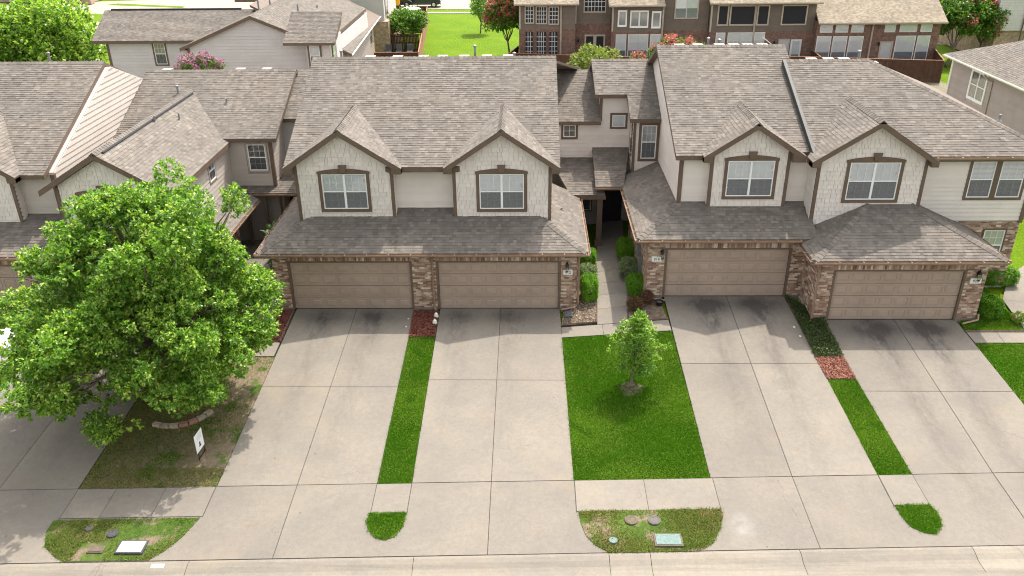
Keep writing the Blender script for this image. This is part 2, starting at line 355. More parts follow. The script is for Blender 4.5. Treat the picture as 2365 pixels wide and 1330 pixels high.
class B:
    def __init__(s): s.v = []; s.f = []
    def add(s, V, F):
        n = len(s.v); s.v += [tuple(p) for p in V]; s.f += [tuple(i+n for i in f) for f in F]; return s
    def box(s, x0, x1, y0, y1, z0, z1):
        return s.add([(x0, y0, z0), (x1, y0, z0), (x1, y1, z0), (x0, y1, z0), (x0, y0, z1), (x1, y0, z1), (x1, y1, z1), (x0, y1, z1)],
                     [(0, 3, 2, 1), (4, 5, 6, 7), (0, 1, 5, 4), (1, 2, 6, 5), (2, 3, 7, 6), (3, 0, 4, 7)])
    def prism(s, P, d):
        n = len(P); P = [np.array(p, float) for p in P]; d = np.array(d, float)
        return s.add(P+[p+d for p in P], [tuple(range(n))[::-1], tuple(range(n, 2*n))]+[(i, (i+1) % n, (i+1) % n+n, i+n) for i in range(n)])
    def fbox(s, fr, u0, u1, w0, w1, n0, n1):
        V = [fr(u, w, n) for n in (n0, n1) for (u, w) in ((u0, w0), (u1, w0), (u1, w1), (u0, w1))]
        return s.add(V, [(3, 2, 1, 0), (4, 5, 6, 7), (0, 1, 5, 4), (1, 2, 6, 5), (2, 3, 7, 6), (3, 0, 4, 7)])
    def frus(s, fr, u0, u1, w0, w1, n0, n1, i):
        V = [fr(u, w, n0) for (u, w) in ((u0, w0), (u1, w0), (u1, w1), (u0, w1))]+[fr(u, w, n1) for (u, w) in ((u0+i, w0+i), (u1-i, w0+i), (u1-i, w1-i), (u0+i, w1-i))]
        return s.add(V, [(4, 5, 6, 7), (0, 1, 5, 4), (1, 2, 6, 5), (2, 3, 7, 6), (3, 0, 4, 7)])
    def tube(s, pts, rad, n=8, cap=True):
        pts = [np.array(p, float) for p in pts]
        if not hasattr(rad, '__len__'): rad = [rad]*len(pts)
        rings = []
        for i, p in enumerate(pts):
            t = pts[min(i+1, len(pts)-1)]-pts[max(i-1, 0)]; t /= np.linalg.norm(t)+1e-9
            a = np.cross(t, (0, 0, 1)) if abs(t[2]) < .95 else np.cross(t, (1, 0, 0)); a /= np.linalg.norm(a); b = np.cross(t, a)
            rings.append([p+rad[i]*(math.cos(k*2*math.pi/n)*a+math.sin(k*2*math.pi/n)*b) for k in range(n)])
        V = [q for r in rings for q in r]; F = []
        for i in range(len(pts)-1):
            for k in range(n): F.append((i*n+k, i*n+(k+1) % n, (i+1)*n+(k+1) % n, (i+1)*n+k))
        if cap: F += [tuple(range(n))[::-1], tuple(range((len(pts)-1)*n, len(pts)*n))]
        return s.add(V, F)
    def lathe(s, c, prof, n=16):
        V = [(c[0]+r*math.cos(k*2*math.pi/n), c[1]+r*math.sin(k*2*math.pi/n), c[2]+z) for r, z in prof for k in range(n)]
        F = [(i*n+k, i*n+(k+1) % n, (i+1)*n+(k+1) % n, (i+1)*n+k) for i in range(len(prof)-1) for k in range(n)]
        F += [tuple(range(n))[::-1], tuple(range((len(prof)-1)*n, len(prof)*n))]
        return s.add(V, F)
    def build(s, name, mat, parent=None, **k): return mesh(name, s.v, s.f, mat, parent, **k)
def frame(O, U, N):
    O = np.array(O, float); U = np.array(U, float); N = np.array(N, float)
    return lambda u, w, n: O+U*u+np.array((0, 0, 1.))*w+N*n
def front(x, y, z=0): return frame((x, y, z), (1, 0, 0), (0, -1, 0))
def leftf(x, y, z=0): return frame((x, y, z), (0, -1, 0), (-1, 0, 0))    # faces -X, u runs toward the street
def rightf(x, y, z=0): return frame((x, y, z), (0, 1, 0), (1, 0, 0))     # faces +X, u runs away from the street

# ------------------------------------------------------------------ pieces: shingles, boards, shakes, bricks
PIECES = {}
def clip(poly, hps):
    for (a, b, c) in hps:
        out = []
        n = len(poly)
        for i in range(n):
            p, q = poly[i], poly[(i+1) % n]
            dp = a*p[0]+b*p[1]+c; dq = a*q[0]+b*q[1]+c
            if dp >= 0: out.append(p)
            if (dp >= 0) != (dq >= 0):
                k = dp/(dp-dq); out.append((p[0]+k*(q[0]-p[0]), p[1]+k*(q[1]-p[1])))
        poly = out
        if len(poly) < 3: return []
    return poly
def halfplanes(poly):
    A = sum(poly[i][0]*poly[(i+1) % len(poly)][1]-poly[(i+1) % len(poly)][0]*poly[i][1] for i in range(len(poly)))
    if A < 0: poly = poly[::-1]
    h = []
    for i in range(len(poly)):
        (x0, y0), (x1, y1) = poly[i], poly[(i+1) % len(poly)]
        L = math.hypot(x1-x0, y1-y0)
        if L < 1e-6: continue
        a, b = -(y1-y0)/L, (x1-x0)/L; h.append((a, b, -(a*x0+b*y0)))
    return h
def put(H, kind, part, pt, poly, nlo, nhi, w0, wx, base, vis, mat):
    """a slab piece: poly in (u,w), front offset nlo at w0 falling to nhi at w0+wx, sides back to base"""
    k = len(poly)
    top = [pt(u, v, nlo+(nhi-nlo)*min(1, max(0, (v-w0)/wx))) for u, v in poly]; bot = [pt(u, v, base) for u, v in poly]
    F = [tuple(range(k))]+[(i+k, (i+1) % k+k, (i+1) % k, i) for i in range(k)]
    V = np.array(top+bot)
    a = 0.
    if vis:
        c = V[:k].mean(0); d = c-CP; zz = d@fw
        px = FPX*(d@CR)/zz; py = FPX*(d@CU)/zz
        if abs(px) < 1180 and abs(py) < 664:
            A = abs(sum(poly[i][0]*poly[(i+1) % k][1]-poly[(i+1) % k][0]*poly[i][1] for i in range(k)))/2
            nn = np.cross(V[1]-V[0], V[2]-V[0]); nl = np.linalg.norm(nn)
            if nl > 1e-9: a = A*abs(nn@d)/(nl*(d@d)**1.5)
    PIECES.setdefault((H, kind), []).append((a, part, V, F, mat))
def finish(H, kind, joined, limit=300, piece=None):
    L = PIECES.pop((H, kind), [])
    L.sort(key=lambda q: -q[0])
    head = [q for q in L[:limit] if q[0] > 0]; tail = L[len(head):]
    for a, part, V, F, mat in head: mesh(piece or kind, V, F, mat, part)
    groups = {}
    for q in tail: groups.setdefault(q[4], []).append(q)
    for mat, g in groups.items():
        nv = 0; VV = []; FF = []; rr = []
        for a, part, V, F, m_ in g:
            VV.append(V); FF += [tuple(i+nv for i in f) for f in F]; nv += len(V); rr += [random.random()]*len(F)
        mesh(joined, np.concatenate(VV), FF, mat, H, kind='stuff', rnd=rr)
def plane_frame(poly, up=True):
    P = [np.array(p, float) for p in poly]
    n = np.zeros(3)
    for i in range(len(P)): n += np.cross(P[i]-P[0], P[(i+1) % len(P)]-P[0])
    n /= np.linalg.norm(n)
    if n[2] < 0: n = -n
    v = np.array((0, 0, 1.))-n*n[2]; v /= np.linalg.norm(v); u = np.cross(v, n)
    return n, u, v
def shingles(H, part, poly, vis=True, mat='shingle', exp=.146, v0=None, wmin=.11, wmax=.26):
    n, u, v = plane_frame(poly); O = np.array(poly[0], float)
    P2 = [((np.array(p)-O)@u, (np.array(p)-O)@v) for p in poly]
    hp = halfplanes(P2); us = [p[0] for p in P2]; vs = [p[1] for p in P2]
    pt = lambda a, b, c: O+u*a+v*b+n*c
    vv = min(vs) if v0 is None else v0
    while vv < max(vs):
        a = min(us)-random.random()*.3
        strip = clip([(min(us)-1, vv), (max(us)+1, vv), (max(us)+1, vv+exp), (min(us)-1, vv+exp)], hp)
        if strip:
            lo = min(p[0] for p in strip); hi = max(p[0] for p in strip)
            a = lo-random.random()*.3
            while a < hi:
                wd = random.uniform(wmin, wmax); q = [(a, vv), (a+wd, vv), (a+wd, vv+exp), (a, vv+exp)]
                if not all(A*x+Bq*y+C >= 0 for A, Bq, C in hp for x, y in q): q = clip(q, hp)
                if len(q) >= 3:
                    put(H, 'shingle', part, pt, q, random.choice((.012, .015, .018, .021)), .004, vv, exp, 0, vis, mat)
                a += wd
        vv += exp
def caps(H, part, p0, p1, na, nb, mat='shingle', vis=True, wd=.17, ln=.21):
    p0 = np.array(p0, float); p1 = np.array(p1, float); L = np.linalg.norm(p1-p0); d = (p1-p0)/L
    ups = np.array((0, 0, 1.))
    def side(n, s):
        t = np.cross(d, n); t /= np.linalg.norm(t)
        if t[2] > 0: t = -t
        return t
    ta, tb = side(na, 1), side(nb, -1)
    if (ta-tb)@(ta-tb) < 1e-4: tb = -ta
    k = 0.
    while k < L:
        e = min(k+ln, L); c0 = p0+d*k; c1 = p0+d*e
        V = [c0+ta*wd+ups*.03, c0+ups*.055, c0+tb*wd+ups*.03, c1+ta*wd+ups*.018, c1+ups*.035, c1+tb*wd+ups*.018, c0+ta*wd, c0+tb*wd, c1+ta*wd, c1+tb*wd]
        F = [(0, 1, 4, 3), (1, 2, 5, 4), (0, 6, 7, 2, 1), (0, 3, 8, 6), (2, 7, 9, 5), (3, 4, 5, 9, 8)]
        V = np.array(V); dd = c0-CP; zz = dd@fw
        a = 0
        if vis and abs(FPX*(dd@CR)/zz) < 1180 and abs(FPX*(dd@CU)/zz) < 664: a = wd*2*ln*.5/(dd@dd)
        PIECES.setdefault((H, 'shingle'), []).append((a, part, V, F, mat)); k += ln
def siding(H, part, fr, poly, mat, exp=.18, holes=(), vis=True, kind='siding_board', off=.0):
    hp = halfplanes(poly); us = [p[0] for p in poly]; ws = [p[1] for p in poly]
    w = min(ws)
    while w < max(ws):
        strip = clip([(min(us), w), (max(us), w), (max(us), w+exp-.007), (min(us), w+exp-.007)], hp)
        if strip:
            segs = [(min(p[0] for p in strip), max(p[0] for p in strip))]
            for (a, b, c, d) in holes:
                if w+exp*.5 > c and w+exp*.5 < d:
                    ns = []
                    for s0, s1 in segs:
                        if b <= s0 or a >= s1: ns.append((s0, s1)); continue
                        if a > s0: ns.append((s0, a))
                        if b < s1: ns.append((b, s1))
                    segs = ns
            fin = []
            for s0, s1 in segs:
                while s1-s0 > 3.7:
                    c = s0+random.uniform(1.8, 3.6); fin.append((s0, c-.003)); s0 = c
                fin.append((s0, s1))
            for s0, s1 in fin:
                if s1-s0 < .02: continue
                q = clip([(s0, w), (s1, w), (s1, w+exp-.007), (s0, w+exp-.007)], hp)
                if len(q) >= 3: put(H, kind, part, fr, q, off+.032, off+.006, w, exp, off-.004, vis, mat)
        w += exp
def shakes(H, part, fr, poly, mat='shake', exp=.185, holes=(), vis=True):
    hp = halfplanes(poly); us = [p[0] for p in poly]; ws = [p[1] for p in poly]; w = min(ws)
    while w < max(ws):
        u = min(us)-random.random()*.2
        while u < max(us):
            wd = random.choice((.13, .16, .19, .22, .26, .30)); a, b = u, u+wd-.010; u += wd
            if any(a > h0-.02 and b < h1+.02 and w > h2 and w+exp < h3 for h0, h1, h2, h3 in holes): continue
            q = clip([(a, w+random.choice((0, 0, .004))), (b, w), (b, w+exp-.006), (a, w+exp-.006)], hp)
            if len(q) >= 3: put(H, 'shake', part, fr, q, random.choice((.018, .022, .028)), .006, w, exp, -.004, vis, mat)
        w += exp
def bricks(H, part, fr, poly, holes=(), vis=True, soldier=()):
    hp = halfplanes(poly); us = [p[0] for p in poly]; ws = [p[1] for p in poly]; w = min(ws); r = 0
    def emit(q):
        q = clip(q, hp)
        if len(q) >= 3: put(H, 'brick', part, fr, q, .012, .012, w, 1, 0, vis, 'brick')
    blocked = list(holes)+list(soldier)
    while w < max(ws)-.02:
        u = min(us)-(.105 if r % 2 else 0)
        while u < max(us):
            a, b = u, u+.20; u += .21
            segs = [(a, b)]
            for h0, h1, h2, h3 in blocked:
                if w+.033 > h2 and w+.033 < h3:
                    segs = [t for s0, s1 in segs for t in ((s0, min(s1, h0)), (max(s0, h1), s1)) if t[1]-t[0] > .02]
            for s0, s1 in segs: emit([(s0, w), (s1, w), (s1, w+.066), (s0, w+.066)])
        w += .077; r += 1
    for h0, h1, h2, h3 in soldier:
        u = h0
        while u < h1-.02:
            q = clip([(u, h2), (min(u+.066, h1), h2), (min(u+.066, h1), h3-.01), (u, h3-.01)], hp)
            if len(q) >= 3: put(H, 'brick', part, fr, q, .014, .014, h2, 1, 0, vis, 'brick')
            u += .077
def roof(H, name, planes, mat='trim', th=.17, shingled=None, smat='shingle', vis=True, v0=None):
    """planes: list of convex 3D polygons -> one deck mesh with fascia edges; shingles on those listed"""
    b = B()
    for P in planes:
        b.prism([np.array(p)-(0, 0, .004) for p in P][::1], (0, 0, -th))
    part = b.build(name, mat, H)
    for i, P in enumerate(planes):
        if shingled is None or i in shingled: shingles(H, part, P, vis, smat)
    return part

# ------------------------------------------------------------------ windows, doors, gutters
def window(H, fr, u0, u1, w0, w1, units=2, cols=3, rt=2, rl=2, arch=False, trim='trim', fmat='white', tw=.13, blind='blind', screen=True, double=True, sill=False, bk='interior', gm=None, fwid=.045):
    """u,w: glass unit opening; trim goes outside"""
    b = B()
    b.fbox(fr, u0-tw, u0, w0-tw, w1, 0, .05); b.fbox(fr, u1, u1+tw, w0-tw, w1, 0, .05); b.fbox(fr, u0, u1, w0-tw, w0, 0, .052)
    if arch:
        n = 10; um = (u0+u1)/2; hw = (u1-u0)/2+tw+.03; pts = [(um-hw, w1), (um+hw, w1)]
        for i in range(n+1):
            a = 1-2*i/n; pts.append((um+hw*a, w1+tw*.75+(1-a*a)*.13))
        b.prism([fr(p[0], p[1], 0) for p in pts], fr(0, 0, .058)-fr(0, 0, 0))
    else: b.fbox(fr, u0-tw, u1+tw, w1, w1+tw, 0, .05)
    W = b.build('window', trim, H)
    if arch:
        um = (u0+u1)/2; zt = w1+tw*.75+.13
        V = [(um-.10, zt-.15), (um+.10, zt-.15), (um+.17, zt+.16), (um-.17, zt+.16)]
        B().prism([fr(p[0], p[1], .05) for p in V], fr(0, 0, .07)-fr(0, 0, 0)).build('keystone', trim, W)
    fb = B(); gr = B(); fwd = fwid
    uw = (u1-u0)/units
    rects = []
    wm = (w0+w1)/2
    for k in range(units):
        a, c = u0+k*uw, u0+(k+1)*uw
        fb.fbox(fr, a, a+fwd, w0, w1, .004, .035); fb.fbox(fr, c-fwd, c, w0, w1, .004, .035)
        fb.fbox(fr, a+fwd, c-fwd, w0, w0+fwd, .004, .035); fb.fbox(fr, a+fwd, c-fwd, w1-fwd, w1, .004, .035)
        if double: fb.fbox(fr, a+fwd, c-fwd, wm-.025, wm+.025, .004, .038)
        for (s0, s1, rows) in (((wm+.025, w1-fwd, rt), (w0+fwd, wm-.025, rl)) if double else ((w0+fwd, w1-fwd, rt),)):
            rects.append((a+fwd, c-fwd, s0, s1, rows))
    fb.build('frame', fmat, W)
    for (a, c, s0, s1, rows) in rects:
        pw = (c-a)/cols; ph = (s1-s0)/rows
        for i in range(1, cols): gr.fbox(fr, a+i*pw-.009, a+i*pw+.009, s0, s1, .012, .022)
        for j in range(1, rows): gr.fbox(fr, a, c, s0+j*ph-.009, s0+j*ph+.009, .012, .0215)
        for i in range(cols):
            for j in range(rows):
                V = [fr(a+i*pw+.008, s0+j*ph+.008, .016), fr(a+(i+1)*pw-.008, s0+j*ph+.008, .016), fr(a+(i+1)*pw-.008, s0+(j+1)*ph-.008, .016), fr(a+i*pw+.008, s0+(j+1)*ph-.008, .016)]
                B().prism(V, fr(0, 0, .003)-fr(0, 0, 0)).build('pane', gm or 'glass', W)
    if gr.v: gr.build('grille', fmat, W)
    B().fbox(fr, u0+.01, u1-.01, w0+.01, w1-.01, -.035, -.03).build('interior_back', blind if blind else bk, W)
    if blind:
        bb = B(); z = w0+.06
        while z < w1-.03:
            V = [fr(u0+.03, z, -.004), fr(u1-.03, z, -.004), fr(u1-.03, z+.052, -.026), fr(u0+.03, z+.052, -.026)]
            bb.add(V, [(0, 1, 2, 3)]); z += .0525
        bb.build('blind', blind, W)
    if screen and double:
        sb = B()
        for k in range(units): sb.fbox(fr, u0+k*uw+.03, u0+(k+1)*uw-.03, w0+.03, wm, .024, .027)
        sb.build('insect_screen', 'screen', W)
    if sill: B().fbox(fr, u0-tw-.03, u1+tw+.03, w0-tw-.05, w0-tw, 0, .08).build('sill', trim, W)
    return W
def garage_door(H, fr, u0, z0, wd=4.88, ht=2.13):
    D = B().fbox(fr, u0, u0+wd, z0, z0+ht, -.10, -.085).build('garage_door', 'joint', H)
    sh = ht/4
    for i in range(4):
        sec = B().fbox(fr, u0+.005, u0+wd-.005, z0+i*sh+.010, z0+(i+1)*sh-.010, -.085, -.05).build('door_section', 'door', D)
        pw = wd/8
        for j in range(8):
            a, c, d, e = u0+j*pw+.055, u0+(j+1)*pw-.055, z0+i*sh+.09, z0+(i+1)*sh-.09
            b = B()
            for (x0, x1, y0, y1) in ((a, c, d, d+.022), (a, c, e-.022, e), (a, a+.022, d+.022, e-.022), (c-.022, c, d+.022, e-.022)): b.fbox(fr, x0, x1, y0, y1, -.052, -.038)
            b.frus(fr, a+.045, c-.045, d+.045, e-.045, -.05, -.039, .03)
            b.build('panel', 'door', D)
    B().fbox(fr, u0+.004, u0+wd-.004, z0-.03, z0+.03, -.09, -.042).build('bottom_seal', 'tyre', D)
    jb = B().fbox(fr, u0-.10, u0-.004, z0, z0+ht, -.10, .02).fbox(fr, u0+wd+.004, u0+wd+.10, z0, z0+ht, -.10, .02).fbox(fr, u0-.10, u0+wd+.10, z0+ht+.004, z0+ht+.07, -.10, .022)
    jb.build('door_frame', 'trim', H)
    return D
def gutter(H, p0, p1, out, mat='gutter', hang=True):
    p0 = np.array(p0, float); p1 = np.array(p1, float); out = np.array(out, float); up = np.array((0, 0, 1.))
    prof = [(0, 0), (0, -.11), (.07, -.11), (.115, -.06), (.12, .0), (.105, .0), (.1, -.05), (.065, -.095), (.012, -.095), (.012, 0)]
    k = len(prof); V = [p+out*a+up*c for p in (p0, p1) for a, c in prof]
    F = [(i, (i+1) % k, (i+1) % k+k, i+k) for i in range(k)]+[tuple(range(k)), tuple(range(k, 2*k))[::-1]]
    g = mesh('gutter', V, F, mat, H)
    if hang:
        L = np.linalg.norm(p1-p0); d = (p1-p0)/L; n = max(2, int(L/.85)); me = None
        for i in range(n+1):
            c = p0+d*(.06+(L-.12)*i/n)
            if me is None:
                b = B(); q = [c-d*.012, c+d*.012, c+d*.012+out*.12, c-d*.012+out*.12]
                b.prism(q, (0, 0, .012)); o = b.build('hanger', 'hanger', g); me = o; c0 = c
            else:
                o = me.copy(); COL.objects.link(o); o.parent = g; o.location = Vector(np.array(me.location)+c-c0); ORG[o] = ORG[me]+c-c0
    return g
def downspout(H, pts, mat='gutter', w=.075):
    return B().tube(pts, w*.62, 4).build('downspout', mat, H)
# ------------------------------------------------------------------ ground sheets
def sheet(name, c4, mat, parent=None, dz=0., skirt=.12, n=(1, 1), kind=None):
    c = [np.array(p, float) for p in c4]; nu, nv = n; V = []; F = []
    for j in range(nv+1):
        for i in range(nu+1):
            a, b = i/nu, j/nv; p = (1-a)*(1-b)*c[0]+a*(1-b)*c[1]+a*b*c[2]+(1-a)*b*c[3]
            V.append((p[0], p[1], G(p[0], p[1])+dz))
    W_ = nu+1
    for j in range(nv):
        for i in range(nu): F.append((j*W_+i, j*W_+i+1, (j+1)*W_+i+1, (j+1)*W_+i))
    loop = [i for i in range(nu)]+[j*W_+nu for j in range(nv)]+[nv*W_+i for i in range(nu, 0, -1)]+[j*W_ for j in range(nv, 0, -1)]
    k = len(V); V += [(V[i][0], V[i][1], V[i][2]-skirt) for i in loop]
    for q in range(len(loop)):
        r = (q+1) % len(loop); F.append((loop[r], loop[q], k+q, k+r))
    return mesh(name, V, F, mat, parent, kind=kind)
def inset(c4, g):
    c = np.array([p[:2] for p in c4], float); m = c.mean(0); out = []
    n = len(c)
    for i in range(n):
        a = c[i-1]-c[i]; b = c[(i+1) % n]-c[i]; a /= np.linalg.norm(a); b /= np.linalg.norm(b); out.append(c[i]+(a+b)*g)
    return out
def ngon(name, pts, mat, parent=None, dz=0., skirt=.1, kind=None):
    pts = [(p[0], p[1], G(p[0], p[1])+dz) for p in pts]; k = len(pts)
    V = pts+[(p[0], p[1], p[2]-skirt) for p in pts]
    return mesh(name, V, [tuple(range(k))]+[(i+k, (i+1) % k+k, (i+1) % k, i) for i in range(k)], mat, parent, kind=kind)
# base terrain
xs = np.concatenate([np.arange(-160, -30, 10), np.arange(-30, 30, .5), np.arange(30, 170, 10)]); ys = np.concatenate([np.arange(-40, -16, 4), np.arange(-16, 16, .5), np.arange(16, 320, 8)])
XX, YY = np.meshgrid(xs, ys); ZZ = Gv(XX, YY)-.10; nx = len(xs)
V = np.stack([XX.ravel(), YY.ravel(), ZZ.ravel()], 1); ii = (np.arange(len(ys)-1)[:, None]*nx+np.arange(nx-1)[None]).ravel()
fast('ground', V, np.stack([ii, ii+1, ii+nx+1, ii+nx], 1), 'farlawn', kind='structure')
road = mesh('road', [(-40, -13.95-1.3, -.90), (40, -13.95+1.25, -.90), (40, -26, -.86), (-40, -26, -.86)], [(3, 2, 1, 0)], 'kerb', kind='structure')

def drive(panels, base):
    d = sheet('driveway', base, 'joint', dz=-.012, n=(1, 4), kind='structure')
    for p in panels: sheet('concrete_panel', inset(p, .011), 'conc', d, dz=random.choice((0, .003, .006)), skirt=.05)
def drive_std(xl0, xm0, xr0, xl1, xm1, xr1, y0, ym):
    f = lambda a, b, y: a+(b-a)*(y0-y)/(y0-Y2(a))
    P = []
    for (a0, a1, b0, b1) in ((xl0, xl1, xm0, xm1), (xm0, xm1, xr0, xr1)):
        P.append([(f(a0, a1, ym), ym), (f(b0, b1, ym), ym), (b0, y0), (a0, y0)])
        P.append([(a1, Y2(a1)), (b1, Y2(b1)), (f(b0, b1, ym), ym), (f(a0, a1, ym), ym)])
    drive(P, [(xl1, Y2(xl1)), (xr1, Y2(xr1)), (xr0, y0), (xl0, y0)])
drive_std(-8.52, -6.0, -3.57, -8.48, -6.0, -3.53, .09, -5.35)
drive_std(-2.52, 0, 2.46, -2.46, 0, 2.56, .09, -4.92)
drive_std(6.76, 9.35, 11.72, 6.80, 9.35, 12.02, .36, -4.22)
drive_std(12.74, 15.60, 18.0, 13.09, 15.62, 18.3, -1.36, -5.77)
drive_std(-17.9, -15.2, -12.75, -17.9, -15.2, -12.75, -.4, -5.4)
drive_std(-24.2, -21.6, -19.2, -24.2, -21.6, -19.2, -.4, -5.4)
# apron between the sidewalk line and the kerb
ap = sheet('driveway_apron', [(-26, Y3(-26)), (26, Y3(26)), (26, Y2(26)), (-26, Y2(-26))], 'joint', dz=-.012, n=(8, 2), kind='structure')
ax = [-26, -21.6, -15.2, -10.6, -6.0, 0, 4.7, 9.35, 15.62, 20.5, 26]
for a, b in zip(ax, ax[1:]):
    sheet('concrete_panel', inset([(a, Y3(a)+.01), (b, Y3(b)+.01), (b, Y2(b)-.005), (a, Y2(a)-.005)], .011), 'conc', ap, dz=random.choice((0, .003, .005)), skirt=.05)
def walk(xs, d0, d1, name='sidewalk'):
    a, b = xs[0], xs[-1]
    s = sheet(name, [(a-.015, Y2(a)-d1-.015), (b+.015, Y2(b)-d1-.015), (b+.015, Y2(b)-d0+.01), (a-.015, Y2(a)-d0+.01)], 'joint', dz=.010, kind='structure')
    for p, q in zip(xs, xs[1:]):
        sheet('concrete_panel', inset([(p, Y2(p)-d1), (q, Y2(q)-d1), (q, Y2(q)-d0), (p, Y2(p)-d0)], .008), 'walk', s, dz=.014, skirt=.02)
walk([-12.72, -11.55, -10.03, -8.5], .03, 1.25); walk([-3.53, -2.46], .03, 1.24); walk([2.58, 4.72, 6.86], .03, 1.33); walk([12.03, 13.09], .03, 1.32)
walk([18.3, 20.2, 22.2, 24.2], .03, 1.3)
# kerb with gutter pan, jointed
kb = B()
kj = [-30, -20, -8.3, -2.05, 3.4, 4.55, 8.75, 13.6, 20, 30]
kerb = None
for a, b in zip(kj, kj[1:]):
    prof = [(0, 0), (-.10, .012), (-.25, -.015), (-.42, -.075), (-.55, -.09), (-1.1, -.07), (-1.1, -.25), (0, -.25)]
    V = [(x, Y3(x)+dy-.012, -.833+dz) for x in (a+.008, b-.008) for dy, dz in prof]; k = len(prof)
    F = [(i, i+k, (i+1) % k+k, (i+1) % k) for i in range(k)]+[tuple(range(k)), tuple(range(k, 2*k))[::-1]]
    if kerb is None: kerb = mesh('kerb', [(-30, Y3(-30)-1.0, -1.0), (30, Y3(30)-1.0, -1.0), (30, Y3(30)-.05, -1.0), (-30, Y3(-30)-.05, -1.0)], [(0, 1, 2, 3)], 'joint', kind='structure')
    mesh('kerb_section', V, F, 'kerb', kerb)
# house number painted on the kerb
nb = mesh('painted_mark', [(-9.3, Y3(-9.3)-.115, -.818), (-8.93, Y3(-8.93)-.115, -.818), (-8.93, Y3(-8.93)-.25, -.843), (-9.3, Y3(-9.3)-.25, -.843)], [(3, 2, 1, 0)], 'whitelid', kerb)
# walks
def path(name, L, R, n=8, mat='walk'):
    """L,R: polylines of (x,y) left and right edges, one panel between each pair"""
    s = ngon(name, [(p[0], p[1]) for p in R]+[(p[0], p[1]) for p in L[::-1]], 'joint', dz=-.004, kind='structure')
    for i in range(len(L)-1):
        sheet('concrete_panel', inset([L[i], R[i], R[i+1], L[i+1]], .008), mat, s, dz=.012, skirt=.03)
def lerp(a, b, n): return [(a[0]+(b[0]-a[0])*i/n, a[1]+(b[1]-a[1])*i/n) for i in range(n+1)]
path('front_walk', lerp((3.90, -1.40), (4.62, 8.9), 9), lerp((5.14, -1.40), (5.95, 8.9), 9))
path('front_walk', [(2.47, -2.15), (4.1, -2.15), (5.15, -2.15), (6.74, -2.15)], [(2.47, -1.42), (4.1, -1.42), (5.15, -1.42), (6.72, -1.42)][::1])
path('side_walk', [(18.08, -2.95), (19.2, -2.95), (20.4, -2.95), (21.8, -2.95), (25, -2.95)], [(18.05, -2.25), (19.2, -2.25), (20.4, -2.25), (21.8, -2.25), (25, -2.25)])
path('side_walk', [(20.35, -2.2), (20.7, .3), (22.1, 2.6), (25, 5)], [(21.3, -2.2), (21.6, 0), (22.9, 2.1), (26, 4.5)])
path('side_walk', [(-12.7, -3.45), (-11, -3.45), (-9.8, -3.45), (-8.56, -3.45)], [(-12.7, -2.5), (-11, -2.5), (-9.8, -2.5), (-8.56, -2.5)])
sheet('court_floor', [(-13, -2.4), (-9.3, -2.4), (-9.3, 9), (-13, 9)], 'walk', dz=-.02, n=(2, 6), kind='structure')
sheet('added_back_yard', [(-36, 15.5), (36, 15.5), (36, 43), (-36, 43)], 'yard', dz=.02, n=(8, 8), kind='structure')  # tan ground added behind the houses to cut green bounce and reflections
# lawns
def lawn(c4, mat, n=(6, 8), dz=-.02): return sheet('lawn', c4, mat, dz=dz, n=n, kind='structure')
LAWN_C = [(2.57, Y2(2.6)), (6.79, Y2(6.8)), (6.73, -2.17), (2.47, -2.17)]
STR_A = [(-3.52, Y2(-3.5)), (-2.47, Y2(-2.5)), (-2.53, -2.12), (-3.56, -2.12)]
STR_C = [(12.03, Y2(12)), (13.09, Y2(13)), (12.90, -5.12), (11.88, -5.12)]
PLOT_L = [(-12.73, Y2(-12.7)), (-8.5, Y2(-8.5)), (-8.53, -3.47), (-12.73, -3.47)]
LAWN_R = [(18.31, Y2(18.3)), (26, Y2(26)), (26, -2.97), (18.1, -2.97)]
LAWN_R2 = [(18.03, -2.23), (20.3, -2.23), (20.6, 1.4), (18.75, 1.4)]
LAWN_FL = [(-19.1, Y2(-19)), (-17.95, Y2(-18)), (-17.95, -.4), (-19.1, -.4)]
LAWN_R3 = [(21.4, -2.2), (26, -2.2), (26, 4.3), (22.9, 2.0)]
lawn(LAWN_C, 'lawn'); lawn(STR_A, 'lawn'); lawn(STR_C, 'lawn'); lawn(PLOT_L, 'lawn3'); lawn(LAWN_R, 'lawn'); lawn(LAWN_R2, 'lawn'); lawn(LAWN_FL, 'lawn'); lawn(LAWN_R3, 'lawn')
def arcpts(P): return [tuple(p) for p in P]
VERGE_C = [(2.63, -11.42), (2.68, -11.9), (2.80, -12.35), (3.05, -12.72), (3.45, -12.99), (5.95, -12.90), (6.4, -12.6), (6.7, -12.05), (6.86, -11.6), (6.88, -11.27)]
VERGE_L = [(-12.85, -11.9), (-12.85, -12.35), (-12.62, -12.9), (-12.1, -13.3), (-11.85, -13.44), (-9.45, -13.36), (-9.1, -13.0), (-8.8, -12.5), (-8.55, -11.76)]
TIP_A = [(-3.56, -11.54), (-3.60, -11.85), (-3.5, -12.2), (-3.27, -12.47), (-2.97, -12.58), (-2.7, -12.45), (-2.52, -12.1), (-2.46, -11.52)]
TIP_C = [(12.06, -11.1), (12.08, -11.5), (12.2, -11.95), (12.5, -12.18), (12.82, -12.22), (13.1, -11.9), (13.2, -11.45), (13.1, -11.08)]
ngon('bare_soil', [(4.8+(.46+.05*math.sin(3*a*.35))*math.cos(a*.35), -5.55+(.42+.06*math.sin(5*a*.35))*math.sin(a*.35)) for a in range(18)], 'baresoil', dz=-.012, kind='structure')
for p, m in ((VERGE_C, 'lawn2'), (VERGE_L, 'lawn2'), (TIP_A, 'lawn'), (TIP_C, 'lawn')): ngon('grass_verge', p, m, dz=.02, kind='structure')
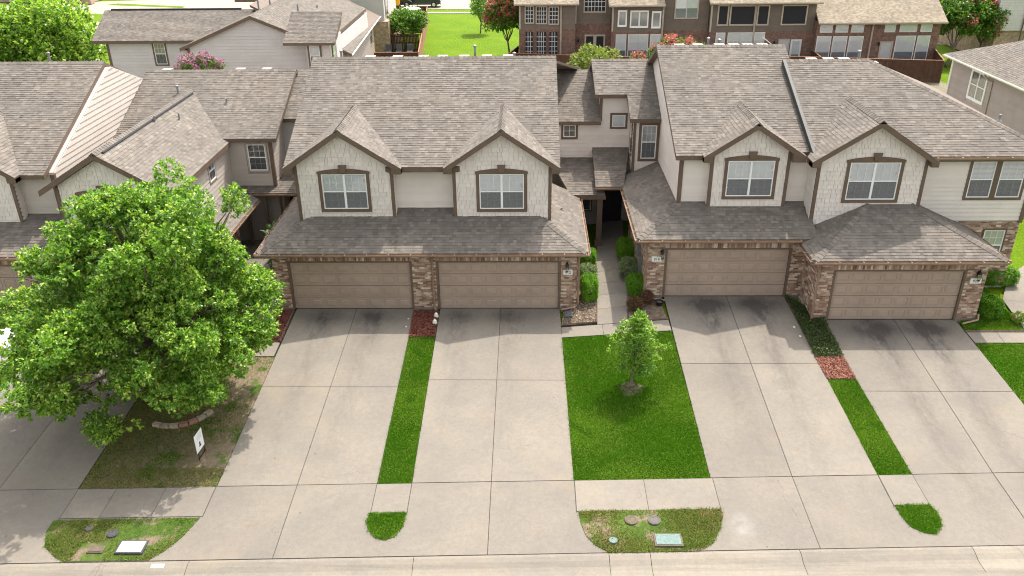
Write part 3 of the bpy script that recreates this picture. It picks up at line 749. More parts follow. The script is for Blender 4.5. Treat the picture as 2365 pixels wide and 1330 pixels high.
# beds
def bed(c4, mat='soil', dz=.0, n=(2, 4)): return sheet('planting_bed', c4, mat, dz=dz, n=n, kind='structure')
BED1 = [(2.48, -1.24), (3.86, -1.24), (4.28, 4.9), (3.12, 4.9)]; BED2 = [(5.16, -1.35), (6.70, -1.35), (5.95, 5.2), (5.52, 5.2)]
bed(BED1); bed(BED2)
MUL_A = [(-3.56, -2.10), (-2.53, -2.10), (-2.58, -.12), (-3.60, -.12)]; MUL_C = [(11.87, -5.10), (12.90, -5.10), (12.85, -3.84), (11.80, -3.84)]
COV_C = [(11.80, -3.83), (12.85, -3.83), (12.84, -1.5), (11.75, .3)]
MUL_L = [(-9.6, -2.45), (-8.55, -2.45), (-8.6, -.1), (-9.3, -.1)]
for m in (MUL_A, MUL_C, MUL_L): bed(m)
bed(COV_C)
# ------------------------------------------------------------------ scatter: grass, mulch, ground cover
def inside(P, x, y):
    r = np.zeros(len(x), bool); n = len(P)
    for i in range(n):
        (x0, y0), (x1, y1) = P[i][:2], P[(i+1) % n][:2]
        c = ((y0 > y) != (y1 > y)) & (x < (x1-x0)*(y-y0)/((y1-y0) if y1 != y0 else 1e-9)+x0); r ^= c
    return r
def scatter(P, dens, keep=None):
    P = [tuple(p[:2]) for p in P]; x0, x1 = min(p[0] for p in P), max(p[0] for p in P); y0, y1 = min(p[1] for p in P), max(p[1] for p in P)
    n = int((x1-x0)*(y1-y0)*dens); x = RNG.uniform(x0, x1, n); y = RNG.uniform(y0, y1, n); k = inside(P, x, y)
    x, y = x[k], y[k]
    if keep is not None: k = keep(x, y); x, y = x[k], y[k]
    return x, y
def blades(regions, name, mat, h, wd, label, cat):
    X = []; Yy = []; D = []
    for P, dens, dz, keep in regions:
        x, y = scatter(P, dens, keep); X.append(x); Yy.append(y); D.append(np.full(len(x), dz))
    x = np.concatenate(X); y = np.concatenate(Yy); x = x+RNG.normal(0, .032, len(x)); y = y+RNG.normal(0, .032, len(y)); z = Gv(x, y)+np.concatenate(D); n = len(x)
    a = RNG.uniform(0, 2*np.pi, n); hh = h*RNG.uniform(.5, 1.3, n); lean = RNG.normal(0, .55, (n, 2))*hh[:, None]
    dx, dy = np.cos(a)*wd, np.sin(a)*wd
    V = np.stack([np.stack([x-dx, y-dy, z], 1), np.stack([x+dx, y+dy, z], 1), np.stack([x+lean[:, 0], y+lean[:, 1], z+hh], 1)], 1).reshape(-1, 3)
    patch = .5+.25*np.sin(x*1.3+y*.7)+.2*np.sin(x*.6-y*1.9+1)
    r = np.clip(RNG.normal(.42, .14, n)+.45*(patch-.5)+np.where(np.sin(x*3.1+2*np.sin(y*1.7))*np.sin(y*2.3+np.sin(x*2.2)) > .72, .22, 0)+np.where(np.abs(np.sin(y*2.4+.35*np.sin(x*1.4))) < .05, .22, 0), 0, .99)
    o = fast(name, V, np.arange(3*n).reshape(n, 3), mat, rnd=r); tag(o, label, cat, kind='stuff'); return o
def far_from(cx, cy, r): return lambda x, y: ((x-cx)**2+(y-cy)**2 > (r*(1+.22*np.sin(3*np.arctan2(y-cy, x-cx)+1)+RNG.normal(0, .16, len(x))))**2)
blades([(LAWN_C, 4200, -.02, lambda x, y: far_from(4.8, -5.55, .40)(x, y) | (RNG.random(len(x)) < .22)), (STR_A, 4200, -.02, None), (STR_C, 4200, -.02, None), (TIP_A, 4200, .02, None), (TIP_C, 4200, .02, None), (LAWN_R2, 3500, -.02, None), ([(18.31, Y2(18.3)), (21, Y2(21)), (21, -2.97), (18.1, -2.97)], 3000, -.02, None), (LAWN_FL, 1500, -.02, None), ([(21.4, -2.2), (24, -2.2), (24, 3), (22.9, 2.0)], 2000, -.02, None)], 'grass', 'grass', .055, .010, 'short bright green mown grass on the small front lawns and strips', 'grass')
def patchy(x, y):
    return (np.sin(x*2.1+1)+np.sin(y*2.7)+np.sin(x*1.1-y*1.7)+RNG.normal(0, .8, len(x))) > -.4
def plotkeep(x, y):
    d = np.clip((x+12.7)/4.2, 0, 1); return (RNG.random(len(x)) > d*.95-.2*np.sin(y*1.5)-.05) | (y < -9.6)
hole = lambda x, y: patchy(x, y) & ~((x > 4.70) & (x < 5.53) & (y > -12.80) & (y < -12.26)) & ((x-4.15)**2+(y+11.78)**2 > .07) & ((x-4.82)**2+(y+11.78)**2 > .07)
holeL = lambda x, y: patchy(x, y) & ~((x > -10.55) & (x < -9.66) & (y > -13.22) & (y < -12.64)) & ~((x > -11.6) & (x < -10.75) & (y < -12.75))
blades([(VERGE_C, 3400, .02, hole), (VERGE_L, 2600, .02, holeL), (PLOT_L, 2300, -.02, plotkeep)], 'dry_grass', 'grass2', .05, .010, 'patchy half dry grass on the kerbside verges and under the big tree', 'grass')
def chips(P, name, mat, label, dens=2600, dz=.01):
    x, y = scatter(P, dens); n = len(x); z = Gv(x, y)+dz+RNG.uniform(0, .035, n)
    A = RNG.normal(0, 1, (n, 3)); A[:, 2] *= .35; A /= np.linalg.norm(A, axis=1)[:, None]; Bv = np.cross(A, RNG.normal(0, 1, (n, 3))); Bv /= np.linalg.norm(Bv, axis=1)[:, None]
    L = RNG.uniform(.018, .045, n)[:, None]; Wd = RNG.uniform(.008, .016, n)[:, None]; c = np.stack([x, y, z], 1)
    V = np.stack([c-A*L-Bv*Wd, c+A*L-Bv*Wd, c+A*L+Bv*Wd, c-A*L+Bv*Wd], 1).reshape(-1, 3)
    o = fast(name, V, np.arange(4*n).reshape(n, 4), mat, rnd=RNG.random(n)); tag(o, label, 'mulch', kind='stuff')
chips(MUL_A, 'red_mulch', 'mulch', 'dark red mulch bed between the two left garage doors'); chips(MUL_C, 'pale_mulch', 'mulch2', 'pale red mulch patch at the head of the right grass strip')
chips(MUL_L, 'side_mulch', 'mulch', 'dark red mulch beside the left driveway under the big tree')
chips(BED1, 'soil_litter', 'stonecap', 'brown leaf litter in the bed beside the entry walk', 300)
# ------------------------------------------------------------------ foliage
def leaf_cloud(C, D, k, size, spread=1.0, droop=.1):
    n = len(C); C = np.repeat(C, k, 0); D = np.repeat(D, k, 0); N = n*k
    d = D*.7+RNG.normal(0, .62, (N, 3))*spread; d[:, 2] -= droop; d /= np.linalg.norm(d, axis=1)[:, None]+1e-9
    n0 = D*.45+np.array((0, 0, .75))+RNG.normal(0, .45, (N, 3)); s = np.cross(d, n0); s /= np.linalg.norm(s, axis=1)[:, None]+1e-9
    # leaf faces tend to look up
    L = size*RNG.uniform(.65, 1.25, N)[:, None]; w = L*RNG.uniform(.22, .34, N)[:, None]
    b = C+RNG.normal(0, size*.25, (N, 3))
    V = np.stack([b, b+d*L*.5+s*w, b+d*L, b+d*L*.5-s*w], 1).reshape(-1, 3)
    return V, np.arange(4*N).reshape(N, 4)
def crown_points(blobs, per):
    C = []; D = []; T_ = []
    for (c, r) in blobs:
        n = max(4, int(per*r*r)); u = RNG.normal(0, 1, (n, 3)); u /= np.linalg.norm(u, axis=1)[:, None]
        rad = r*RNG.uniform(.25, 1, n)**.45; sq = np.array([1, 1, .8])
        C.append(np.array(c)+u*rad[:, None]*sq); D.append(u); T_.append(np.full(n, RNG.normal(0, .12)))
    crown_points.tone = np.concatenate(T_); return np.concatenate(C), np.concatenate(D)
def limb(b, p, q, r0_, r1_, wob=.12, n=5):
    p = np.array(p, float); q = np.array(q, float); L = np.linalg.norm(q-p)
    pts = [p+(q-p)*t+(RNG.normal(0, wob*L*.25, 3)*math.sin(math.pi*t)) for t in np.linspace(0, 1, n)]
    b.tube(pts, [r0_+(r1_-r0_)*t for t in np.linspace(0, 1, n)], 7); return pts
def tree(name, base, label, cat, blobs, fork, leaf, k, size, per, trunk_r, group=None, flower=None, nl=9, top=None):
    T = thing(name, base, label, cat, group)
    tb = B(); base = np.array(base, float); fk = np.array(fork, float)
    limb(tb, base-(0, 0, .05), fk, trunk_r*1.25, trunk_r*.85, .03, 6); tb.build('trunk', 'bark', T, smooth=True)
    lb = B(); order = RNG.permutation(len(blobs))[:nl]
    for i in order:
        c = np.array(blobs[i][0]); m = fk+(c-fk)*.55+np.array((0, 0, .08*np.linalg.norm(c-fk)))
        limb(lb, fk-(0, 0, .04), m, trunk_r*.55, trunk_r*.3); limb(lb, m, c, trunk_r*.3, trunk_r*.06)
        for q in range(2):
            e = c+RNG.normal(0, blobs[i][1]*.6, 3); limb(lb, m, e, trunk_r*.18, trunk_r*.04)
    lb.build('limbs', 'bark', T)
    C, D = crown_points(blobs, per); tone = crown_points.tone; V, F = leaf_cloud(C, D, k, size); N = len(F)
    hz = np.repeat(C[:, 2], k); hz = (hz-hz.min())/(np.ptp(hz)+1e-6)
    r = np.clip(RNG.normal(.42, .22, N)+np.repeat(RNG.normal(0, .10, len(C))+tone, k), 0, .99)
    fast('crown', V, F, leaf, T, rnd=r)
    if flower:
        mat, fr_, zmin = flower
        sel = [b_ for b_ in blobs if RNG.random() < fr_]
        if not sel: sel = blobs[:1]
        C, D = crown_points([(np.array(c)+(0, -r_*.25, r_*.4), r_*.95) for c, r_ in sel], per*1.1); V, F = leaf_cloud(C, D, 7, size*.7, 1.3)
        fast('blossom', V, F, mat, T, rnd=RNG.random(len(F)))
    return T
def ellipsoid_blobs(c, R, n, rb, zlo=-.5, shell=.62, jit=.16):
    out = []
    for i in range(n):
        z = zlo+(1-zlo)*(i+.5)/n; a = i*2.39996+RNG.normal(0, .3); s = math.sqrt(max(0, 1-z*z))
        k = shell+RNG.normal(0, jit)*.6+.08*math.sin(3*a+2*z)
        out.append((np.array(c)+np.array((s*math.cos(a)*R[0], s*math.sin(a)*R[1], z*R[2]))*k, rb*RNG.uniform(.7, 1.25)))
    return out
def shrub(name, c, R, leaf, n, size, label, cat='shrub', group=None, k=4, box=.0, stems=True, flower=None):
    T = thing(name, (c[0], c[1], G(c[0], c[1])), label, cat, group)
    z0 = G(c[0], c[1]); u = RNG.normal(0, 1, (n, 3)); u /= np.linalg.norm(u, axis=1)[:, None]
    p = np.sign(u)*np.abs(u)**(1-box); p *= RNG.uniform(.72, 1.0, n)[:, None]*(1+.06*np.sin(7*u[:, :1]+5*u[:, 1:2]))
    C = np.stack([c[0]+p[:, 0]*R[0], c[1]+p[:, 1]*R[1], z0+R[2]+p[:, 2]*R[2]], 1); keep = C[:, 2] > z0+.03; C = C[keep]; D = u[keep]
    V, F = leaf_cloud(C, D, k, size); fast('foliage', V, F, leaf, T, rnd=np.clip(RNG.normal(.45, .25, len(F)), 0, .99))
    b = B()
    for i in range(5):
        a = i*1.3; limb(b, (c[0]+.05*math.cos(a), c[1]+.05*math.sin(a), z0-.03), (c[0]+R[0]*.6*math.cos(a), c[1]+R[1]*.6*math.sin(a), z0+R[2]*1.4), .014, .006)
    b.build('stems', 'bark', T)
    if flower: 
        s = RNG.permutation(len(C))[:len(C)//4]; V, F = leaf_cloud(C[s], D[s], 4, size*.9); fast('blossom', V, F, flower, T, rnd=RNG.random(len(F)))
    return T
# ------------------------------------------------------------------ houses
def digits(H, txt, fr, u, w, size, mat='ink', n=.03, up=None):
    cu = bpy.data.curves.new('digits', 'FONT'); cu.body = txt; cu.size = size; cu.align_x = 'CENTER'; cu.extrude = .002; cu.materials.append(MT[mat])
    tmp = bpy.data.objects.new('digits', cu); COL.objects.link(tmp); dg = bpy.context.evaluated_depsgraph_get(); me = bpy.data.meshes.new_from_object(tmp.evaluated_get(dg)); bpy.data.objects.remove(tmp)
    o = bpy.data.objects.new('digits', me); COL.objects.link(o); p = fr(u, w, n); o.parent = H; o.location = Vector(p-ORG[H])
    U = fr(1, 0, 0)-fr(0, 0, 0); W = fr(0, 1, 0)-fr(0, 0, 0); N = fr(0, 0, 1)-fr(0, 0, 0)
    o.rotation_euler = Matrix((U, W, N)).transposed().to_euler(); ORG[o] = p; return o
def plaque(H, txt, fr, u0, u1, w0, w1):
    P = B().fbox(fr, u0, u1, w0, w1, .01, .03).build('number_plaque', 'plaque', H)
    digits(P, txt, fr, (u0+u1)/2, w0+(w1-w0)*.24, (w1-w0)*.74, n=.032)
def sconce(H, fr, u, w):
    b = B().fbox(fr, u-.05, u+.05, w+.12, w+.34, .01, .035)
    p = fr(u, w, .13)
    b.tube([fr(u, w+.3, .03), fr(u, w+.42, .08), fr(u, w+.40, .13), fr(u, w+.34, .13)], .013, 6)
    b.lathe(p, [(.045, -.02), (.05, .0), (.05, .01)], 8); b.lathe(p, [(.085, .26), (.09, .275), (.035, .36), (.01, .38)], 8)
    for a in range(4):
        ang = a*math.pi/2+.78; b.tube([p+(.048*math.cos(ang), .048*math.sin(ang), 0), p+(.08*math.cos(ang), .08*math.sin(ang), .265)], .007, 4)
    L = b.build('wall_lantern', 'black', H)
    B().lathe(p, [(.042, .012), (.072, .255)], 8).build('lantern_glass', 'glass', L)
def bay(H, x0, x1, y, zb, xa, za, xl, xr, zt, yf, yb, yt, win, th=.22, wmat='shake'):
    s = (za-zt)/((xr-xl)/2)
    zw = lambda x: za-s*abs(x-xa)-th-.01
    V = [(x0, y+.03, zb), (x1, y+.03, zb), (x1, y+.03, zw(x1)), (xa, y+.03, zw(xa)), (x0, y+.03, zw(x0))]
    wall = B().prism(V, (0, 2.6, 0)).build('wall', 'gap', H)
    fr = front(0, y)
    u0, u1, w0, w1 = win
    shakes(H, wall, fr, [(x0+.11, zb), (x1-.11, zb), (x1-.11, zw(x1-.11)), (xa, zw(xa)), (x0+.11, zw(x0+.11))], holes=[(u0-.10, u1+.10, w0-.1, w1+.1)])
    B().box(x0-.015, x0+.12, y-.035, y+.07, zb-.1, zw(x0)).build('corner_board', 'trim', H); B().box(x1-.12, x1+.015, y-.035, y+.07, zb-.1, zw(x1)).build('corner_board', 'trim', H)
    R = roof(H, 'gable_roof', [[(xl, yf, zt), (xa, yf, za), (xa, yb, za), (xl, yt, zt)], [(xr, yf, zt), (xr, yt, zt), (xa, yb, za), (xa, yf, za)]], th=th)
    nl, nr = np.array((-s, 0, 1.)), np.array((s, 0, 1.)); nl /= np.linalg.norm(nl); nr /= np.linalg.norm(nr)
    caps(H, R, (xa, yf, za+.01), (xa, yb-.1, za+.01), nl, nr)
    for (a, b_) in ((xl, x0), (xr, x1)):
        B().prism([(a, yf+.012, zt-th-.01), (a, yf+.012, zt-.05), (b_, yf+.012, zw(b_)+.02), (b_, yf+.012, zt-th-.01)], (0, y-yf+.1, 0)).build('eave_return', 'trim', R)
    window(H, fr, u0, u1, w0, w1, arch=True)
    # inner side faces of the bay
    for (xx, f) in ((x0, leftf(x0, y+.6)), (x1, rightf(x1, y))):
        siding(H, wall, f, [(0, zb), (.53, zb), (.53, zw(xx)), (0, zw(xx))], 'siding', vis=False)
    return wall
def garage(H, x0, x1, y, zb, doors, zt, side_l=0, side_r=0, depth=5.6):
    """brick front with door openings; side brick walls of given lengths"""
    fr = front(0, y); holes = [(d-.1, d+4.98, zb-.2, zb+2.2) for d in doors]
    bk = B().box(x0+.13, x1-.13, y+.13, y+depth, zb, zt); wl = bk.build('garage_wall', 'mortar', H)
    mb = B(); e = [x0+.012]
    for d in doors: e += [d-.1, d+4.98]
    e.append(x1-.012)
    for i in range(0, len(e), 2): mb.box(e[i], e[i+1], y, y+.12, zb-.1, zt)
    for d in doors: mb.box(d-.1, d+4.98, y+.002, y+.12, zb+2.2, zt)
    m = mb.build('mortar_wall', 'mortar', H)
    sol = [(d-.1, d+4.98, zb+2.21, zb+2.21+.215) for d in doors]
    bricks(H, m, fr, [(x0, zb+.09), (x1, zb+.09), (x1, zt), (x0, zt)], holes, True, sol)
    for (xx, L, f) in ((x0, side_l, leftf(x0, y+side_l)), (x1, side_r, rightf(x1, y))):
        if L:
            b = B()
            b.fbox(f, .012, L-.012, zb-.1, zt, -.13, 0).build('mortar_wall', 'mortar', H)
            bricks(H, m, f, [(0, zb+.09), (L, zb+.09), (L, zt), (0, zt)], (), xx == x0)
    B().box(x0-.01, x1+.01, y-.02, y+.1, zb-.15, zb+.085) if False else None
    fb = B()
    for i in range(0, len(e), 2): fb.box(e[i]-.015, e[i+1], y-.018, y+.05, zb-.2, zb+.085)
    fb.build('foundation', 'walk', H)
    for d in doors: garage_door(H, fr, d, zb)
def vents(H, xs_, y, z):
    first = None
    for x in xs_:
        if first is None:
            b = B().box(x-.2, x+.2, y-.14, y+.14, z-.1, z+.10).box(x-.23, x+.23, y-.17, y+.17, z+.10, z+.125); first = b.build('roof_vent', 'trim_t', H); fx = x
        else:
            o = first.copy(); COL.objects.link(o); o.parent = H; o.location = first.location+Vector((x-fx, 0, 0)); ORG[o] = ORG[first]+np.array((x-fx, 0, 0))
def pipe(H, x, y, z0, z1, r=.055, cap=True):
    b = B().tube([(x, y, z0), (x, y, z1)], r, 10).lathe((x, y, z0+.02), [(r*2.4, 0), (r*2.2, .02), (r*1.2, .09)], 10)
    if cap: b.lathe((x, y, z1-.06), [(r*1.5, 0), (r*1.5, .07), (r*.4, .10)], 10)
    b.build('vent_pipe', 'steel', H)
def nrm(v): v = np.array(v, float); return v/np.linalg.norm(v)
SL = .44; SG = .455
# ============ A: the left duplex with number 912
A = thing('townhouse', (-3.1, 3, 0), 'cream duplex townhouse with two garage doors side by side and number 912', 'townhouse', 'attached townhouses in the front row')
zr = 5.655+SL*6.82
B().prism([(-8.29, 2.02, 0), (-8.29, 15, 0), (-8.29, 15, 5.4), (-8.29, 8.3, zr-.21), (-8.29, 2.02, 5.66)], (10.36, 0, 0)).build('wall', 'siding', A)
R = roof(A, 'roof', [[(-8.74, 1.62, 5.655+SL*.14), (2.44, 1.62, 5.655+SL*.14), (2.44, 8.3, zr), (-8.74, 8.3, zr)], [(-4.6, 1.48, 5.655), (-1.6, 1.48, 5.655), (-1.6, 1.618, 5.655+SL*.138), (-4.6, 1.618, 5.655+SL*.138)],
  [(-8.74, 8.3, zr), (2.44, 8.3, zr), (2.44, 15.1, 5.66), (-8.74, 15.1, 5.66)]], shingled=(0, 1), th=.18)
caps(A, R, (-8.74, 8.3, zr), (2.44, 8.3, zr), nrm((0, -SL, 1)), nrm((0, SL, 1)))
B().box(-4.55, -1.65, 1.465, 1.485, 5.45, 5.64).build('fascia', 'trim', A)
rw = B().box(-4.35, -1.87, 2.005, 2.05, 3.2, 5.6).build('wall', 'gap', A)
siding(A, rw, front(0, 2.0), [(-4.32, 3.55), (-1.9, 3.55), (-1.9, 5.62), (-4.32, 5.62)], 'siding', .155)
bay(A, -8.31, -4.32, 1.53, 3.3, -6.34, 7.26, -8.70, -3.93, 5.69, 1.18, 5.3, 1.75, (-7.24, -5.41, 3.88, 5.38))
bay(A, -1.90, 2.09, 1.53, 3.3, .10, 7.26, -2.24, 2.42, 5.69, 1.18, 5.3, 1.75, (-.83, .98, 3.86, 5.36))
ga = [(-9.72, -.35, 2.676), (3.52, -.35, 2.676), (1.10, 2.07, 2.676+SG*2.42), (-7.30, 2.07, 2.676+SG*2.42)]
RG = roof(A, 'garage_roof', [ga, [(3.52, -.35, 2.676), (3.52, 6.3, 2.676), (1.75, 6.3, 2.676+SG*1.77), (1.75, 1.42, 2.676+SG*1.77)],
   [(-9.72, 6.3, 2.676), (-9.72, -.35, 2.676), (-7.95, 1.42, 2.676+SG*1.77), (-7.95, 6.3, 2.676+SG*1.77)]], th=.14)
nf, nr_, nl_ = nrm((0, -SG, 1)), nrm((SG, 0, 1)), nrm((-SG, 0, 1))
caps(A, RG, (3.50, -.33, 2.69), (2.0, 1.17, 2.69+SG*1.5), nf, nr_); caps(A, RG, (-9.70, -.33, 2.69), (-8.2, 1.17, 2.69+SG*1.5), nf, nl_)
garage(A, -9.25, 3.12, 0, 0, [-8.55, -2.5], 2.55, 3.0, 5.0)
gutter(A, (-9.72, -.35, 2.66), (3.52, -.35, 2.66), (0, -1, 0)); gutter(A, (3.52, -.35, 2.66), (3.52, 6.2, 2.66), (1, 0, 0)); gutter(A, (-9.72, -.35, 2.66), (-9.72, 6.2, 2.66), (-1, 0, 0))
downspout(A, [(-2.74, -.40, 2.58), (-2.74, -.12, 2.4), (-2.74, -.07, 2.3), (-2.74, -.07, .12), (-2.66, -.2, .04)]); downspout(A, [(3.19, -.40, 2.58), (3.19, -.09, 2.38), (3.19, -.09, .30), (3.05, -.16, .16), (2.52, -.2, .07)])
plaque(A, '912', front(0, 0), 2.57, 2.95, 1.58, 1.80); sconce(A, front(0, 0), 2.72, 1.78)
vents(A, (-6.16, -4.89, -3.69, -2.8, -1.8, -.75, .23), 8.75, zr-.14)
pipe(A, -1.33, 9.2, 8.0, 9.0); pipe(A, -7.68, 9.5, 7.9, 8.75); pipe(A, .5, 9.5, 7.9, 8.6)
pipe(A, 2.6, 3.3, 3.05, 3.22, .04, False)
# little rear roof past the right gable
roof(A, 'rear_roof', [[(2.44, 8.9, 8.35), (3.9, 13.3, 7.05), (2.44, 13.3, 7.05)]], th=.1)
# ============ 916
C6 = thing('townhouse', (9.3, 3, .44), 'cream townhouse number 916 with one garage door and a tall shaded side wall', 'townhouse', 'attached townhouses in the front row')
zr6 = 6.06+SL*6.85
B().prism([(7.33, 1.88, .4), (7.33, 15, .4), (7.33, 15, 5.7), (7.33, 8.4, zr6-.22), (7.33, 1.88, 6.05)], (5.4, 0, 0)).build('wall', 'siding', C6)
R6 = roof(C6, 'roof', [[(7.04, 1.72, 6.06+SL*.17), (12.85, 1.72, 6.06+SL*.17), (12.80, 8.4, zr6), (7.0, 8.4, zr6)], [(7.045, 1.55, 6.06), (8.32, 1.55, 6.06), (8.32, 1.718, 6.06+SL*.168), (7.045, 1.718, 6.06+SL*.168)],
   [(7.0, 8.4, zr6), (12.8, 8.4, zr6), (12.8, 15.2, 6.07), (7.0, 15.2, 6.07)]], shingled=(0, 1), th=.18)
caps(C6, R6, (7.0, 8.4, zr6), (12.8, 8.4, zr6), nrm((0, -SL, 1)), nrm((0, SL, 1)))
sw = B().box(7.31, 7.35, 1.9, 14, 2.5, 5.9).build('wall', 'gap', C6)
zz = lambda y: 6.06+SL*(y-1.55)-.20
siding(C6, sw, leftf(7.3, 11.0), [(0, 3.2), (9.15, 3.2), (9.15, zz(1.85)), (11-8.4, zr6-.2), (0, zr6-1.2)], 'siding', .2)
B().box(7.255, 7.42, 1.80, 1.90, 3.8, 6.02).build('corner_board', 'trim', C6)
rw6 = B().box(7.35, 12.6, 1.875, 1.93, 3.6, 6.1).build('wall', 'gap', C6)
siding(C6, rw6, front(0, 1.87), [(7.42, 3.95), (8.5, 3.95), (8.5, 6.0), (7.42, 6.0)], 'siding', .155); siding(C6, rw6, front(0, 1.87), [(11.55, 3.95), (12.52, 3.95), (12.52, 6.1), (11.55, 6.1)], 'siding', .155)
bay(C6, 8.46, 11.60, 1.60, 3.6, 10.10, 7.42, 8.10, 12.12, 6.09, 1.26, 4.75, 1.9, (9.15, 11.01, 4.35, 5.85))
g6 = [(5.5, -.08, 3.14), (12.6, -.08, 3.14), (12.6, 1.95, 3.14+SG*2.03), (7.53, 1.95, 3.14+SG*2.03)]
RG6 = roof(C6, 'garage_roof', [g6, [(5.5, 7.4, 3.14), (5.5, -.08, 3.14), (7.5, 1.92, 3.14+SG*2.0), (7.5, 7.4, 3.14+SG*2.0)]], th=.14)
caps(C6, RG6, (5.52, -.06, 3.155), (7.3, 1.72, 3.155+SG*1.78), nf, nl_)
garage(C6, 5.93, 12.35, .25, .437, [6.78], 3.0, 6.0, 0)
gutter(C6, (5.5, -.08, 3.12), (11.98, -.08, 3.12), (0, -1, 0)); gutter(C6, (5.5, 7.0, 3.12), (5.5, -.08, 3.12), (-1, 0, 0))
downspout(C6, [(5.98, -.12, 3.02), (5.92, .13, 2.85), (5.92, .16, 2.7), (5.92, .16, .62), (6.05, .05, .5), (6.75, -.08, .43)])
plaque(C6, '916', front(0, .25), 6.15, 6.55, 2.05, 2.27); sconce(C6, front(0, .25), 6.55, 2.22)
vents(C6, (8.11, 8.95, 9.94, 10.59, 11.22, 11.9), 8.85, zr6-.14); pipe(C6, 9.55, 9.5, 8.4, 9.22); pipe(C6, 10.06, 9.5, 8.4, 9.15)
B().tube([(11.9, 9.0, 9.35), (12.5, 8.9, 8.9), (13.0, 8.8, 8.4)], .02, 6).build('antenna_pole', 'brace', C6)
# electric meter group on the side wall
mb = B().box(5.78, 5.92, 1.65, 2.05, 1.62, 2.05).box(5.80, 5.92, 1.2, 1.55, .95, 1.75); mb.build('meter_box', 'steel', C6)
B().tube([(5.86, 1.4, .35), (5.86, 1.4, .95)], .03, 8).tube([(5.86, 1.75, .35), (5.86, 1.75, 1.62)], .025, 8).build('conduit', 'steel', C6)
# entry block between the duplexes
lw = B().box(2.10, 4.66, 9.23, 9.5, .1, 5.40).box(4.66, 7.3, 9.23, 9.5, .1, 6.55).build('wall', 'gap', C6)
fl = front(0, 9.2)
W1, W2 = (2.86, 3.47, 4.62, 5.22), (5.21, 5.85, 5.12, 5.70)
siding(C6, lw, fl, [(2.15, 3.3), (6.1, 3.3), (6.1, 6.6), (4.68, 6.6), (4.68, 5.5), (2.15, 5.5)][:2]+[(6.1, 5.5), (2.15, 5.5)], 'siding', .2, [(a-.1, b+.1, c-.1, d+.1) for a, b, c, d in (W1, W2)])
siding(C6, lw, fl, [(4.68, 5.5), (6.1, 5.5), (6.1, 6.65), (4.68, 6.65)], 'siding', .2, [(W2[0]-.1, W2[1]+.1, W2[2]-.1, W2[3]+.1)])
window(C6, fl, *W1, units=1, cols=2, rt=2, double=False, tw=.10, blind=None); window(C6, fl, *W2, units=1, cols=2, rt=2, double=False, tw=.10, blind='blind')
B().box(4.60, 4.72, 9.15, 9.3, 5.4, 6.6).build('corner_board', 'trim', C6)
B().box(4.66, 7.2, 9.25, 12, 5.0, 6.7).build('wall', 'siding', C6)
roof(C6, 'entry_roof', [[(2.46, 8.9, 5.45), (4.66, 8.9, 5.45), (4.66, 12.7, 7.12), (2.46, 12.7, 7.12)]])
RB = roof(C6, 'entry_roof', [[(4.34, 8.9, 6.74), (7.25, 8.9, 6.74), (7.25, 11.45, 7.862), (4.28, 11.45, 7.862)], [(5.84, 7.24, 6.01), (7.27, 7.24, 6.01), (7.27, 8.898, 6.74), (5.84, 8.898, 6.74)], [(4.28, 11.45, 7.862), (7.25, 11.45, 7.862), (7.25, 14, 6.74), (4.28, 14, 6.74)]], shingled=(0, 1))
caps(C6, RB, (4.28, 11.45, 7.862), (7.1, 11.45, 7.862), nrm((0, -SL, 1)), nrm((0, SL, 1)))
B().box(6.1, 7.28, 7.55, 9.3, 3.0, 5.82).build('wall', 'gap', C6)
bo = B().box(6.13, 7.28, 7.52, 7.56, 3.0, 5.85).build('wall', 'gap', C6)
siding(C6, bo, front(0, 7.5), [(6.1, 3.2), (7.29, 3.2), (7.29, 5.85), (6.1, 5.85)], 'siding', .2, [(6.36, 7.2, 3.95, 5.75)])
window(C6, front(0, 7.5), 6.44, 7.14, 4.06, 5.66, units=1, cols=3, rt=2, rl=2, tw=.13, blind='curtain')
siding(C6, bo, leftf(6.1, 9.2), [(0, 3.4), (1.7, 3.4), (1.7, 5.85), (0, 5.95)], 'siding', .2, [(.5, 1.25, 4.0, 5.7)])
window(C6, leftf(6.08, 9.2), .55, 1.2, 4.06, 5.66, units=1, cols=3, rt=2, rl=2, tw=.06, blind=None)
B().box(6.05, 6.17, 7.44, 7.56, 3.2, 5.83).build('corner_board', 'trim', C6)
roof(C6, 'porch_roof', [[(3.1, 5.9, 2.82), (4.72, 5.9, 2.82), (4.42, 9.2, 3.58), (2.2, 9.2, 3.58)]], th=.10)
roof(C6, 'porch_roof', [[(4.26, 6.0, 3.18), (5.56, 6.0, 3.18), (6.1, 9.2, 4.08), (4.3, 9.2, 4.08)]], th=.12)
gutter(C6, (4.26, 6.0, 3.15), (5.5, 6.0, 3.15), (0, -1, 0), hang=False); B().box(3.4, 4.75, 5.88, 6.02, 2.6, 2.74).build('porch_beam', 'trim', C6)
B().box(4.36, 4.62, 6.0, 6.26, .15, 2.62).box(4.30, 4.68, 5.94, 6.32, .15, .5).build('porch_post', 'trim', C6)
B().box(3.3, 6.2, 9.0, 9.2, .1, 3.3).build('entry_wall', 'siding_t', C6); B().box(4.9, 5.85, 8.93, 9.0, .2, 2.25).build('entry_door', 'interior', C6)
B().box(3.05, 3.25, 4.9, 9.1, .1, 2.6).build('entry_wall', 'siding_t', C6)
window(C6, front(0, 8.97), 3.6, 4.3, .9, 2.2, units=1, cols=1, rt=1, rl=1, tw=.07, blind=None)
